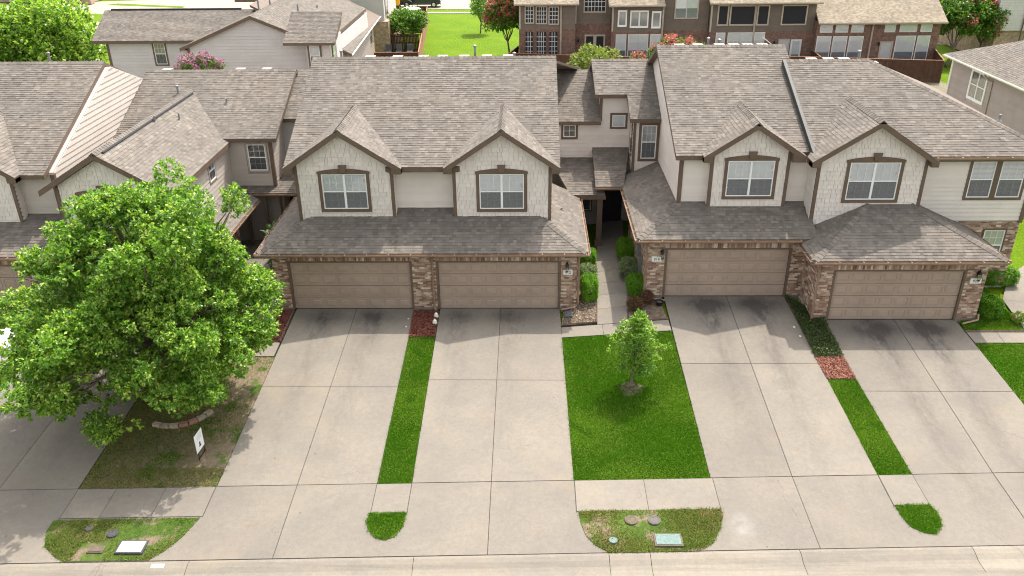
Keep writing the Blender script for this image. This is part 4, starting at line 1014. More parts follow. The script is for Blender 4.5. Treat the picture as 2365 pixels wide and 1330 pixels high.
# ============ 920
C9 = thing('townhouse', (16, 2, .26), 'cream townhouse number 920 with a hipped roof and forward garage at the right', 'townhouse', 'attached townhouses in the front row')
z9 = 6.11+SL*5.85
B().prism([(12.55, 1.55, .26), (21.3, 1.55, .26), (21.3, 1.55, 5.95), (12.55, 1.55, 5.95)], (0, 11, 0)).build('wall', 'siding', C9)
R9 = roof(C9, 'roof', [[(12.42, 1.15, 6.11), (22.0, 1.15, 6.11), (16.15, 7.0, z9), (12.42, 7.0, z9)], [(22.0, 1.15, 6.11), (22.0, 12.85, 6.11), (16.15, 7.0, z9)], [(12.42, 7.0, z9), (16.15, 7.0, z9), (22.0, 12.85, 6.11), (12.42, 12.85, 6.11)]], shingled=(0,), th=.2)
B().box(12.43, 12.6, 1.6, 6.9, 5.2, 5.9).build('wall', 'siding', C9)
sk = [(12.425, 1.2, 5.9), (12.425, 1.2, 6.12), (12.425, 6.98, z9-.02), (12.425, 6.98, z9-.4)]
B().prism(sk, (.05, 0, 0)).build('step_wall', 'trim', C9)
caps(C9, R9, (12.45, 7.0, z9), (16.15, 7.0, z9), nrm((0, -SL, 1)), nrm((0, SL, 1))); caps(C9, R9, (21.98, 1.17, 6.12), (16.15, 7.0, z9), nrm((0, -SL, 1)), nrm((SL, 0, 1)))
d = nrm((0, 1, SL)); nn = nrm((0, -SL, 1))
p0 = np.array((12.36, 1.35, 6.11+SL*.2)); p1 = np.array((12.36, 6.98, z9))
B().add([p0+nn*.05, p0+(.13, 0, 0)+nn*.05, p1+(.13, 0, 0)+nn*.05, p1+nn*.05, p0-nn*.18, p1-nn*.18, p0+(.13, 0, 0), p1+(.13, 0, 0)], [(0, 1, 2, 3), (4, 0, 3, 5), (1, 6, 7, 2), (0, 4, 6, 1), (3, 2, 7, 5)]).build('metal_flashing', 'flash', C9)
bay(C9, 12.5, 16.75, .95, 3.2, 14.58, 7.66, 12.16, 17.02, 6.08, .6, 4.6, 1.3, (13.75, 15.71, 4.43, 5.97))
sd = B().box(12.5, 12.56, 1.0, 2.0, 2.9, 6.0).build('wall', 'gap', C9)
siding(C9, sd, leftf(12.47, 1.95), [(0, 3.2), (1.0, 3.2), (1.0, 6.0), (0, 6.0)], 'siding', .18)
rw9 = B().box(16.75, 21.28, 1.52, 1.56, 3.25, 6.1).build('wall', 'gap', C9)
DW = ((18.79, 19.72, 4.30, 5.83), (19.94, 20.91, 4.30, 5.83))
siding(C9, rw9, front(0, 1.5), [(16.75, 3.3), (21.2, 3.3), (21.2, 6.0), (16.75, 6.0)], 'siding', .18, [(18.7, 21.0, 4.2, 5.93)])
for q in DW: window(C9, front(0, 1.5), *q, units=1, cols=3, rt=2, rl=2, tw=.11)
B().box(21.18, 21.33, 1.44, 1.6, 3.2, 6.0).build('corner_board', 'trim', C9)
bl = B().box(18.8, 21.3, 1.56, 1.7, .2, 3.3).build('mortar_wall', 'mortar', C9)
LW = (19.95, 20.8, 1.5, 2.85)
bricks(C9, bl, front(0, 1.55), [(18.8, .3), (21.3, .3), (21.3, 3.28), (18.8, 3.28)], [(LW[0]-.06, LW[1]+.06, LW[2]-.06, LW[3]+.06)])
window(C9, front(0, 1.55), *LW, units=1, cols=3, rt=2, rl=2, tw=.06)
g9 = [(11.94, -1.8, 2.975), (19.22, -1.8, 2.975), (16.42, 1.0, 2.975+SG*2.8), (14.74, 1.0, 2.975+SG*2.8)]
RG9 = roof(C9, 'garage_roof', [g9, [(19.22, -1.8, 2.975), (19.22, 1.58, 2.975), (16.2, 1.58, 2.975+SG*3.02), (16.42, 1.0, 2.975+SG*2.8)][:3]+[(16.42, 1.0, 2.975+SG*2.8)], [(11.94, .5, 2.975), (11.94, -1.8, 2.975), (14.74, 1.0, 2.975+SG*2.8), (14.24, 1.0, 2.975+SG*2.3), (12.6, 1.0, 2.975+SG*.66)]], th=.14)
caps(C9, RG9, (11.96, -1.78, 2.99), (14.7, .96, 2.99+SG*2.74), nf, nl_); caps(C9, RG9, (19.2, -1.78, 2.99), (16.46, .96, 2.99+SG*2.74), nf, nr_)
garage(C9, 12.32, 18.74, -1.45, .264, [12.985], 2.85, 2.2, 0)
gutter(C9, (11.94, -1.8, 2.955), (19.22, -1.8, 2.955), (0, -1, 0)); gutter(C9, (11.94, -.05, 2.955), (11.94, -1.8, 2.955), (-1, 0, 0)); gutter(C9, (19.22, -1.8, 2.955), (19.22, 1.5, 2.955), (1, 0, 0)); gutter(C9, (17.1, 1.15, 6.09), (22.0, 1.15, 6.09), (0, -1, 0))
downspout(C9, [(12.36, -1.84, 2.86), (12.30, -1.55, 2.7), (12.30, -1.55, .35), (12.1, -1.75, .27)]); downspout(C9, [(18.85, -1.4, .5), (18.75, -1.62, .36), (18.1, -1.78, .28)])
plaque(C9, '920', front(0, -1.45), 18.15, 18.58, 1.88, 2.10); sconce(C9, front(0, -1.45), 18.40, 2.06)
vents(C9, (13.77, 14.52, 15.21), 7.45, z9-.14); pipe(C9, 15.91, 7.6, 8.3, 8.95)
B().box(16.2, 16.62, 7.0, 7.4, 8.25, 8.55).build('roof_vent', 'steel', C9)
pipe(C9, 20.4, 3.3, 6.9, 7.2, .045, False)
# ============ L: left neighbour
Lh = thing('townhouse', (-16, 3, 0), 'cream townhouse behind the big tree with a bright sunlit side wall at left', 'townhouse', 'attached townhouses in the front row')
zl = 5.48+SL*7.0
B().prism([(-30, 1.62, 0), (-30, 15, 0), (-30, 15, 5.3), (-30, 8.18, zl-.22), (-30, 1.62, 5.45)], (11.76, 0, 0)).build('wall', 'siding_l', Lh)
RL = roof(Lh, 'roof', [[(-30, 1.32, 5.48+SL*.14), (-18.38, 1.32, 5.48+SL*.14), (-18.4, 8.18, zl), (-30, 8.18, zl)], [(-19.9, 1.18, 5.48), (-18.38, 1.18, 5.48), (-18.38, 1.318, 5.48+SL*.138), (-19.9, 1.318, 5.48+SL*.138)], [(-30, 8.18, zl), (-18.4, 8.18, zl), (-18.4, 15, 5.48), (-30, 15, 5.48)]], shingled=(0, 1))
caps(Lh, RL, (-30, 8.18, zl), (-18.4, 8.18, zl), nrm((0, -SL, 1)), nrm((0, SL, 1)))
wl = B().box(-18.26, -18.22, 1.62, 14, 3.2, 5.3).build('wall', 'gap', Lh)
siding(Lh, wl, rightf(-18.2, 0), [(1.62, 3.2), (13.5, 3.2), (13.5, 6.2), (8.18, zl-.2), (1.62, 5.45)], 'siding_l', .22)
B().box(-18.34, -18.17, 1.52, 1.68, 3.4, 5.4).build('corner_board', 'trim', Lh)
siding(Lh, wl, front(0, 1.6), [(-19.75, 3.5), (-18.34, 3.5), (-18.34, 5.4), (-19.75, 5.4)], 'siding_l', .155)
bay(Lh, -23.6, -19.72, 1.15, 3.2, -21.7, 7.1, -24.05, -19.35, 5.5, .8, 5, 1.4, (-22.6, -20.8, 3.75, 5.25))
# wing with shake gable
wz = 6.75; ws = .60; xr_ = -15.5
B().prism([(-17.45, .25, 2.5), (-13.0, .25, 2.5), (-13.0, .25, wz-ws*2.5-.24), (xr_, .25, wz-.24), (-17.45, .25, wz-ws*1.95-.24)], (0, 8, 0)).build('wall', 'gap', Lh)
fw_ = front(0, .22); ww = B().box(-17.4, -13.1, .24, .27, 2.6, 4.6).build('wall', 'gap', Lh)
shakes(Lh, ww, fw_, [(-17.35, 3.0), (-13.1, 3.0), (-13.1, wz-ws*2.4-.25), (xr_, wz-.25), (-17.35, wz-ws*1.85-.25)], holes=[(-16.7, -14.3, 3.6, 5.1)])
window(Lh, fw_, -16.55, -14.7, 3.6, 5.0, arch=True)
B().box(-17.47, -17.34, .18, .3, 3.0, wz-ws*1.95-.24).build('corner_board', 'trim', Lh)
RW = roof(Lh, 'gable_roof', [[(-17.98, -.12, wz-ws*2.48), (xr_, -.12, wz), (xr_, 10.6, wz), (-17.98, 7.1, wz-ws*2.48)], [(-12.75, -.12, wz-ws*2.75), (-12.75, 6.9, wz-ws*2.75), (xr_, 10.6, wz), (xr_, -.12, wz)]], th=.22)
caps(Lh, RW, (xr_, -.12, wz+.01), (xr_, 10.5, wz+.01), nrm((-ws, 0, 1)), nrm((ws, 0, 1)))
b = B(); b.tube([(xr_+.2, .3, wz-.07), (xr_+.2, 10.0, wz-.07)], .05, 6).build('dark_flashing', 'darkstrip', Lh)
sw = B().box(-13.02, -12.98, .3, 7.2, 2.6, 5.0).build('wall', 'gap', Lh)
siding(Lh, sw, rightf(-12.96, 0), [(.3, 2.9), (7.2, 2.9), (7.2, 5.0), (.3, 5.0)], 'siding_l', .2, [(4.28, 5.2, 4.0, 4.98)])
window(Lh, rightf(-12.96, 0), 4.36, 5.12, 4.05, 4.93, units=1, cols=2, rt=1, rl=1, tw=.06, trim='trim_t', blind=None)
# middle block with the dark window
zm = 5.27+.42*5.0
B().prism([(-18.2, 7.24, 0), (-10.9, 7.24, 0), (-10.9, 7.24, 5.1), (-18.2, 7.24, 5.1)], (0, 9, 0)).build('wall', 'siding_t', Lh)
B().prism([(-10.9, 7.24, 5.0), (-10.9, 16.2, 5.0), (-10.9, 11.9, zm-.2)], (-7, 0, 0)).build('wall', 'siding_t', Lh)
RM = roof(Lh, 'roof', [[(-18.25, 6.9, 5.27), (-10.55, 6.9, 5.27), (-10.58, 11.9, zm), (-18.25, 11.9, zm)], [(-18.25, 11.9, zm), (-10.58, 11.9, zm), (-10.58, 16.9, 5.27), (-18.25, 16.9, 5.27)]], shingled=(0,))
caps(Lh, RM, (-18.2, 11.9, zm), (-10.58, 11.9, zm), nrm((0, -.42, 1)), nrm((0, .42, 1)))
mw = B().box(-12.96, -10.92, 7.21, 7.25, 2.5, 5.1).build('wall', 'gap', Lh)
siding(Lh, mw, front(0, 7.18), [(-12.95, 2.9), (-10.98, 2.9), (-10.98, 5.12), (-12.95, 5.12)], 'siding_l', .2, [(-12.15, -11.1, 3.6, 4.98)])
window(Lh, front(0, 7.18), -12.05, -11.2, 3.66, 4.93, units=1, cols=3, rt=2, rl=2, trim='trim_t', tw=.07, blind=None)
B().box(-11.02, -10.87, 7.1, 7.24, 2.9, 5.12).build('corner_board', 'trim', Lh)
siding(Lh, mw, rightf(-10.88, 0), [(7.24, 2.9), (9.2, 2.9), (9.2, 6.0), (7.24, 5.2)], 'siding_l', .2)
roof(Lh, 'entry_roof', [[(-10.9, 8.9, 5.66), (-8.6, 8.9, 5.66), (-8.6, 12.5, 7.25), (-10.9, 12.5, 7.25)]])
B().box(-10.9, -8.3, 9.2, 9.4, 0, 5.6).build('wall', 'siding_g', Lh)
roof(Lh, 'porch_roof', [[(-12.65, 6.6, 2.70), (-9.75, 6.6, 2.70), (-9.75, 9.2, 3.5), (-12.65, 9.2, 3.5)]], th=.1)
gutter(Lh, (-12.6, 6.6, 2.68), (-9.85, 6.6, 2.68), (0, -1, 0), hang=False)
RGL = roof(Lh, 'garage_roof', [[(-30, -.6, 2.68), (-17.3, -.6, 2.68), (-17.3, 1.7, 2.68+SG*2.3), (-30, 1.7, 2.68+SG*2.3)], [(-18.7, -1.3, 2.5), (-11.6, -1.3, 2.5), (-13.4, .5, 2.5+SG*1.8), (-17.4, .5, 2.5+SG*1.8)], [(-11.6, -1.3, 2.5), (-11.6, 6.4, 2.5), (-13.1, 6.4, 2.5+SG*1.5), (-13.1, .2, 2.5+SG*1.5)]], th=.12)
gutter(Lh, (-30, -.6, 2.66), (-18.7, -.6, 2.66), (0, -1, 0)); gutter(Lh, (-18.7, -1.3, 2.48), (-11.6, -1.3, 2.48), (0, -1, 0)); gutter(Lh, (-11.6, -1.3, 2.48), (-11.6, 6.2, 2.48), (1, 0, 0))
garage(Lh, -24.6, -18.6, -.25, -.02, [-24.1], 2.5, 0, 0, 1.6); garage(Lh, -18.3, -12.1, -.95, -.02, [-17.65], 2.35, 0, 5.5)
pb = B()
for x in (-12.3, -11.4, -10.5, -9.9): pb.box(x-.06, x+.06, 6.62, 6.74, 0, 2.6)
pb.build('porch_posts', 'trim', Lh)
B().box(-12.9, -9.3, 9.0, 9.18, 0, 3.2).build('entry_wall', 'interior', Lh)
pipe(Lh, -16.07, 10.14, 6.5, 7.0, .05); pipe(Lh, -13.48, 9.42, 6.2, 6.55, .04, False); pipe(Lh, -15.2, 5.1, 6.5, 6.85, .04, False); pipe(Lh, -14.7, 6.5, 6.2, 6.6, .04, False); pipe(Lh, -21.38, 9, 8.0, 8.85)
vents(Lh, (-17.3, -13.53, -12.18), 12.3, zm-.12)
for H in (A, C6, C9, Lh):
    for kd, jn in (('shingle', 'shingle_field'), ('siding_board', 'siding_field'), ('shake', 'shake_field'), ('brick', 'brickwork')): finish(H, kd, jn)
MT['conclid2'] = M('grey_concrete_lid', (.135, .12, .11), .9, .12, 14, fine=.3)
MT['greenshade'] = M('green_shade', (.16, .50, .25), .7, .15, 1.5)
# ------------------------------------------------------------------ background houses
def simple_win(H, fr, u0, u1, w0, w1, style='white', tw=.10, trim='trim_t', cols=1, rows=1, units=1):
    """far window: trim frame, glass panes, backing"""
    b = B(); b.fbox(fr, u0-tw, u0, w0-tw, w1+tw, 0, .06).fbox(fr, u1, u1+tw, w0-tw, w1+tw, 0, .06).fbox(fr, u0, u1, w0-tw, w0, 0, .06).fbox(fr, u0, u1, w1, w1+tw, 0, .06)
    W = b.build('window', trim, H)
    if style == 'grid':      # dark solar screen with white grid
        B().fbox(fr, u0, u1, w0, w1, .002, .01).build('pane', 'darkscreen', W); g = B()
        for i in range(1, cols): x = u0+(u1-u0)*i/cols; g.fbox(fr, x-.022, x+.022, w0, w1, .01, .03)
        for i in range(1, rows): z = w0+(w1-w0)*i/rows; g.fbox(fr, u0, u1, z-.022, z+.022, .01, .0295)
        g.build('grille', 'brace', W)
    elif style == 'dark': B().fbox(fr, u0, u1, w0, w1, .002, .012).build('pane', 'darkscreen', W)
    elif style == 'plain':   # blind only
        B().fbox(fr, u0, u1, w0, w1, .004, .01).build('blind', 'blind', W); B().fbox(fr, u0, u1, w0, w1, .03, .034).build('pane', 'glass', W)
    elif style == 'shutter':
        B().fbox(fr, u0, u1, w0, w1, .002, .01).build('interior_back', 'interior', W); g = B(); z = w0+.08
        while z < w1-.06: g.add([fr(u0+.05, z, .012), fr(u1-.05, z, .012), fr(u1-.05, z+.04, .03), fr(u0+.05, z+.04, .03)], [(0, 1, 2, 3)]); z += .09
        g.build('shutter', 'blind', W); f = B()
        for k in range(units+1): x = u0+(u1-u0)*k/units; f.fbox(fr, x-.06, x+.06, w0, w1, .03, .05)
        f.fbox(fr, u0, u1, w0-.02, w0+.12, .03, .051).fbox(fr, u0, u1, w1-.1, w1, .03, .051); f.build('frame', 'white', W)
    else:                    # white blinds above, grey screen below
        wm = w0+(w1-w0)*.42
        B().fbox(fr, u0, u1, wm, w1, .004, .01).build('blind', 'blind', W); B().fbox(fr, u0, u1, w0, wm, .004, .009).build('insect_screen', 'curtain2', W)
        f = B().fbox(fr, u0, u1, wm-.03, wm+.03, .01, .04)
        for k in range(1, units): x = u0+(u1-u0)*k/units; f.fbox(fr, x-.04, x+.04, w0, w1, .01, .041)
        f.build('frame', 'white', W); B().fbox(fr, u0, u1, w0, w1, .046, .05).build('pane', 'glass', W)
    return W
MT['curtain2'] = M('screened_blind', (.27, .29, .33), .7, .05, 3)
# ============ M: grey sided house behind the left townhouses
Mh = thing('rear_house', (-20, 33, 0), 'grey sided house with a wide front gable behind the left townhouses', 'house')
B().box(-29.6, -23.0, 31.45, 40, 0, 5.35).box(-23.0, -12.9, 28.45, 45, 0, 5.3).build('wall', 'siding_g', Mh)
m1 = B().box(-29.55, -23, 31.42, 31.46, 2.5, 5.3).build('wall', 'gap', Mh)
MW = (-26.2, -25.4, 3.75, 5.25)
siding(Mh, m1, front(0, 31.4), [(-29.6, 2.2), (-22.9, 2.2), (-22.9, 5.35), (-29.6, 5.35)], 'siding_g', .22, [(MW[0]-.1, MW[1]+.1, MW[2]-.1, MW[3]+.1)])
window(Mh, front(0, 31.4), *MW, units=1, cols=3, rt=2, rl=1, tw=.12, blind=None)
B().box(-29.68, -29.5, 31.34, 31.5, 1.5, 5.35).build('corner_board', 'trim', Mh)
RM1 = roof(Mh, 'roof', [[(-30.5, 31, 5.5), (-19.5, 31, 5.5), (-19.5, 34.8, 7.1), (-30.9, 34.8, 7.1)], [(-30.9, 34.8, 7.1), (-19.5, 34.8, 7.1), (-19.5, 40, 5), (-30.9, 40, 5)]], shingled=(0,), th=.2)
B().box(-30.4, -20.5, 34.75, 34.95, 7.05, 7.2).build('ridge_flashing', 'darkstrip', Mh)
ga_ = 7.62; gx = -17.75; gs = (7.62-5.5)/5.2
m2 = B().prism([(-22.45, 28.33, 1.5), (-13.35, 28.35, 1.5), (-13.35, 28.35, ga_-gs*4.4-.2), (gx, 28.35, ga_-.22), (-22.45, 28.35, ga_-gs*4.7-.2)], (0, 1.5, 0)).build('wall', 'siding_g', Mh)
siding(Mh, m2, front(0, 28.3), [(-22.45, 2.5), (-14.0, 2.5), (-14.0, ga_-gs*3.75-.2), (gx, ga_-.22), (-22.45, ga_-gs*4.7-.2)], 'siding_g', .22)
RM2 = roof(Mh, 'gable_roof', [[(-22.95, 28, 5.5), (gx, 28, ga_), (gx, 45, ga_), (-22.95, 45, 5.5)], [(-12.95, 28, ga_-gs*4.8), (-12.95, 45, ga_-gs*4.8), (gx, 45, ga_), (gx, 28, ga_)]], th=.22)
B().box(-22.52, -22.36, 28.22, 28.4, 2, 5.6).build('corner_board', 'trim', Mh)
# small dormer roof and window at its right
roof(Mh, 'dormer_roof', [[(-15.4, 26.9, 6.0), (-11.9, 26.9, 6.0), (-11.85, 30.0, 7.6), (-15.4, 30.0, 7.6)]], th=.16)
B().box(-14.0, -12.3, 27.35, 31, 2, 6.05).build('wall', 'siding_g', Mh)
window(Mh, front(0, 27.3), -13.75, -13.05, 4.3, 5.85, units=1, cols=3, rt=2, rl=2, tw=.12)
window(Mh, rightf(-12.27, 27.4), .3, 1.3, 3.6, 5.6, units=1, cols=2, rt=2, rl=2, tw=.1)
B().prism([(-11.95, 27, 6.05), (-11.95, 30, 7.55), (-11.95, 30, 6.9), (-11.95, 28, 6.05)], (-.08, 0, 0)).build('fascia', 'trim', Mh)
# long right slope running back, with glazed sunroom wall
roof(Mh, 'sunroom_roof', [[(-12.2, 33.5, 4.0), (-13.0, 52, 4.0), (-20.3, 52, 7.6), (-19.4, 33.5, 7.6)]], th=.16)
B().box(-18.8, -12.8, 33.8, 45, 0, 4.0).build('wall', 'siding_t', Mh)
fr_ = frame((-12.72, 34.0, 0), nrm((-.04, 1, 0)), nrm((1, .04, 0)))
for i in range(7): simple_win(Mh, fr_, .3+i*2.1, 1.9+i*2.1, 2.2, 3.7, 'dark' if i % 3 else 'split', trim='trim_t', tw=.12)
B().fbox(fr_, 0, 16, 0, 3.9, -.6, -.01).build('wall', 'brick_far2', Mh); gutter(Mh, (-12.15, 33.5, 4.0), (-12.95, 52, 4.0), (1, 0, 0), 'cgutter', False)
B().box(-16.5, -12.9, 54, 62, 0, 6.5).build('wall', 'siding_g', Mh); B().box(-16.4, -12.5, 53.6, 62, 0, 3.2).build('wall', 'brick_far2', Mh)
roof(Mh, 'roof', [[(-24, 44, 6.6), (-15, 44, 6.6), (-15, 50, 9.6), (-24, 50, 9.6)]], th=.2)
simple_win(Mh, rightf(-12.88, 54.5), .4, 1.6, 3.6, 5.6, 'white')
for (x, y, z) in ((-15.4, 31.8, 7.1), (-18.6, 33, 7.3), (-17.9, 33.6, 7.3), (-15.5, 38, 6.2)): pipe(Mh, x, y, z-.2, z+.75, .06, False)
b = B()
for i in range(4): b.box(-19.3+i*.35, -18.95+i*.35, 40.2+i*.9, 40.8+i*.9, 7.15+i*.03, 7.42+i*.03)
b.build('ridge_vents', 'steel', Mh)
finish(Mh, 'shingle', 'shingle_field'); finish(Mh, 'siding_board', 'siding_field')
# ============ N: brown brick townhouses behind the fence
Nh = thing('rear_townhouse', (18, 50, 0), 'long brown sided and red brick townhouse row behind the brown fence', 'townhouse')
def nsec(x0, x1, y, zb, zt, deep=6):
    B().box(x0, x1, y, y+deep, -.2, zb).build('brick_wall', 'brick_far', Nh)
    u = B().box(x0+.02, x1-.02, y+.04, y+deep, zb, zt).build('wall', 'siding_n', Nh)
    siding(Nh, u, front(0, y+.03), [(x0+.05, zb), (x1-.05, zb), (x1-.05, zt), (x0+.05, zt)], 'siding_n', .2)
    B().box(x0, x0+.14, y-.02, y+.1, zb, zt).build('corner_board', 'trim_t', Nh)
nsec(.35, 5.35, 46, 3.65, 5.75); nsec(5.35, 8.6, 47.2, 3.9, 7.6); nsec(8.55, 13.0, 46, 3.4, 5.6); nsec(13.0, 17.2, 46.6, 3.35, 8.0); nsec(17.2, 26.4, 46, 3.3, 5.7)
B().box(26.4, 37.1, 45.2, 52, -.2, 4.2).build('brick_wall', 'brick_far', Nh)
roof(Nh, 'roof', [[(-.1, 45.5, 5.85), (5.6, 45.5, 5.85), (5.6, 50, 7.9), (-.1, 50, 7.9)]], smat='shingle_n', mat='trim_t', th=.14)
roof(Nh, 'roof', [[(8.2, 45.4, 5.68), (13.1, 45.4, 5.68), (13.1, 50, 7.8), (8.2, 50, 7.8)]], smat='shingle_n', mat='trim_t', th=.14)
roof(Nh, 'roof', [[(16.95, 45.4, 5.82), (26.7, 45.4, 5.82), (26.7, 50, 7.9), (16.95, 50, 7.9)]], smat='shingle_n', mat='trim_t', th=.14)
roof(Nh, 'roof', [[(26.3, 44.6, 4.22), (37.35, 44.6, 4.22), (37.9, 52, 7.6), (26.9, 52, 7.6)]], smat='shingle_n', mat='trim_t', th=.16)
roof(Nh, 'roof', [[(-.1, 50, 7.9), (26.7, 50, 7.9), (26.7, 56, 5.2), (-.1, 56, 5.2)], [(26.9, 52, 7.6), (37.9, 52, 7.6), (37.9, 58, 4.9), (26.9, 58, 4.9)]], shingled=(), mat='shingle_n', th=.14)
f46, f47, f466, f45 = front(0, 46), front(0, 47.2), front(0, 46.6), front(0, 45.2)
for a, b_, c, d in ((.95, 1.58, 4.22, 5.55), (1.92, 2.74, 4.17, 5.52), (3.05, 3.77, 4.12, 5.48)): simple_win(Nh, f46, a, b_, c, d, 'grid', cols=4 if b_-a > .8 else 3, rows=4)
for a, b_ in ((.93, 1.58), (1.92, 2.74), (3.05, 3.77)): simple_win(Nh, f46, a, b_, .9, 3.4, 'grid', cols=4 if b_-a > .8 else 3, rows=6, trim='brick_far', tw=.03)
simple_win(Nh, f47, 6.2, 8.0, 4.95, 6.6, 'grid', cols=6, rows=4); simple_win(Nh, f47, 6.4, 7.05, .6, 2.8, 'dark', tw=.14); simple_win(Nh, f47, 7.33, 7.98, .6, 2.8, 'dark', tw=.14)
simple_win(Nh, f46, 9.12, 9.8, 3.85, 5.15, 'shutter', trim='white', tw=.06); simple_win(Nh, f46, 10.2, 11.7, 3.75, 5.12, 'shutter', trim='white', tw=.06, units=2); simple_win(Nh, f46, 12.1, 12.8, 3.7, 5.05, 'shutter', trim='white', tw=.06)
for a, b_, u in ((9.0, 9.85, 1), (10.1, 11.8, 2), (12.05, 12.88, 1)): simple_win(Nh, f46, a, b_, .8, 3.1, 'white', tw=.04, units=u, trim='white')
simple_win(Nh, f466, 14.2, 16.1, 4.45, 6.4, 'white', units=2)
for a, b_ in ((17.9, 18.65), (18.98, 21.0), (21.35, 22.2), (23.5, 25.5)): simple_win(Nh, f46, a, b_, 3.95, 5.45 if a > 18 else 5.48, 'dark', trim='trim_t', tw=.12)
for a, b_, u in ((17.85, 18.6, 1), (18.9, 21.0, 2), (21.25, 22.1, 1)): simple_win(Nh, f46, a, b_, .8, 3.2, 'white', tw=.04, units=u, trim='white')
simple_win(Nh, f46, 23.5, 24.3, .4, 2.55, 'plain', tw=.1); simple_win(Nh, f46, 24.65, 25.3, .5, 2.45, 'split', tw=.16, trim='brace')
for a, b_ in ((26.7, 27.7), (28.05, 29.05), (29.4, 30.4), (32.3, 33.15), (33.6, 35.0), (35.4, 36.3)): simple_win(Nh, f45, a, b_, 3.35, 4.0, 'plain', tw=.04, trim='white')
for a, b_ in ((26.55, 27.7), (27.95, 29.1), (29.35, 30.5), (33.45, 35.05), (35.3, 36.3)): simple_win(Nh, f45, a, b_, .7, 2.95, 'white', tw=.05, trim='white')
simple_win(Nh, f45, 32.2, 33.1, .1, 2.4, 'plain', tw=.12)
for x, y, z in ((4.05, 45.9, 5.7), (13.02, 45.9, 5.5), (21.1, 45.9, 5.7), (31.2, 45.1, 4.1)): downspout(Nh, [(x, y-.25, z), (x, y, z-.25), (x, y, .1)], 'trim_t', .12)
for a, b_, y, z in ((-.1, 5.6, 45.5, 5.84), (8.2, 13.1, 45.4, 5.67), (16.95, 26.7, 45.4, 5.81), (26.3, 37.35, 44.6, 4.21)): gutter(Nh, (a, y, z), (b_, y, z), (0, -1, 0), 'trim_t', False)
for x, y, z in ((5.7, 47.1, 2.3), (23.0, 45.9, 2.2), (31.9, 45.1, 2.2)): B().lathe((x, y-.1, z), [(.05, 0), (.09, .05), (.09, .25), (.03, .33)], 8).build('wall_lantern', 'black', Nh)
finish(Nh, 'shingle', 'shingle_field'); finish(Nh, 'siding_board', 'siding_field')
# ============ R: taupe house at the right edge
Rh = thing('rear_house', (33, 18, 0), 'taupe sided house with green shaded window at the right edge', 'house')
B().box(28.44, 40, 4, 24.2, 0, 5.3).build('wall', 'siding_t', Rh)
rwm = B().box(28.42, 28.46, 4, 24.1, 2, 5.3).build('wall', 'gap', Rh)
fR = leftf(28.4, 24.2)
siding(Rh, rwm, fR, [(.1, 1.8), (20, 1.8), (20, 5.3), (.1, 5.3)], 'siding_t', .2, [(2.5, 4.7, 3.3, 5.2)])
window(Rh, fR, 2.72, 4.5, 3.5, 5.1, units=2, cols=1, rt=1, rl=1, tw=.12, trim='white', blind=None, screen=False, bk='greenshade')
B().box(28.34, 28.5, 24.05, 24.25, 1, 5.3).build('corner_board', 'cgutter', Rh)
rz = 5.46+SL*6
RR = roof(Rh, 'roof', [[(27.95, 24.65, 5.46), (27.95, 2, 5.46), (33.95, 2, rz), (33.95, 18.65, rz)], [(27.95, 24.65, 5.46), (33.95, 18.65, rz), (39.95, 24.65, 5.46)], [(33.95, 2, rz), (39.95, 2, 5.46), (39.95, 24.65, 5.46), (33.95, 18.65, rz)]], shingled=(0, 1), mat='cgutter', th=.12)
gutter(Rh, (27.95, 24.65, 5.44), (27.95, 2, 5.44), (-1, 0, 0), 'cgutter', False); downspout(Rh, [(27.85, 19.2, 5.3), (28.1, 19.1, 5.05), (28.33, 19.0, 4.9), (28.33, 19.0, .2)], 'trim_t', .12)
finish(Rh, 'shingle', 'shingle_field'); finish(Rh, 'siding_board', 'siding_field')
# ============ far right two-tone house, and brick corner far left
Fh = thing('rear_house', (50, 52, 0), 'pale sided brick house in the far top right corner', 'house')
B().box(43.2, 56, 48, 60, 2.9, 7).build('wall', 'siding_g', Fh); B().box(43.6, 55.8, 48.3, 59.8, 0, 2.9).build('brick_wall', 'brick_far2', Fh)
fmw = B().box(43.2, 56, 47.98, 48.0, 3.0, 7).build('wall', 'siding_g', Fh); siding(Fh, fmw, front(0, 47.96), [(43.2, 2.9), (50, 2.9), (50, 7), (43.2, 7)], 'siding_g', .22)
downspout(Fh, [(45.6, 47.8, 6.9), (45.6, 47.85, .2)], 'trim', .12); simple_win(Fh, front(0, 48.28), 46.3, 47.3, .6, 2.5, 'white')
finish(Fh, 'siding_board', 'siding_field')
Gh = thing('rear_house', (-66, 95, 0), 'tan brick garage front across the lane at the top left', 'house')
B().box(-76, -63.5, 94, 104, 0, 5).build('brick_wall', 'brick_far2', Gh); B().box(-61.5, -60.3, 91.3, 92.5, 0, 4).build('brick_pier', 'brick_far2', Gh); B().box(-75, -66, 93.9, 94, 0, 2.2).build('garage_door', 'door', Gh)
B().box(-63.5, -61, 92.3, 104, 0, 5).build('brick_wall', 'brick_far2', Gh)
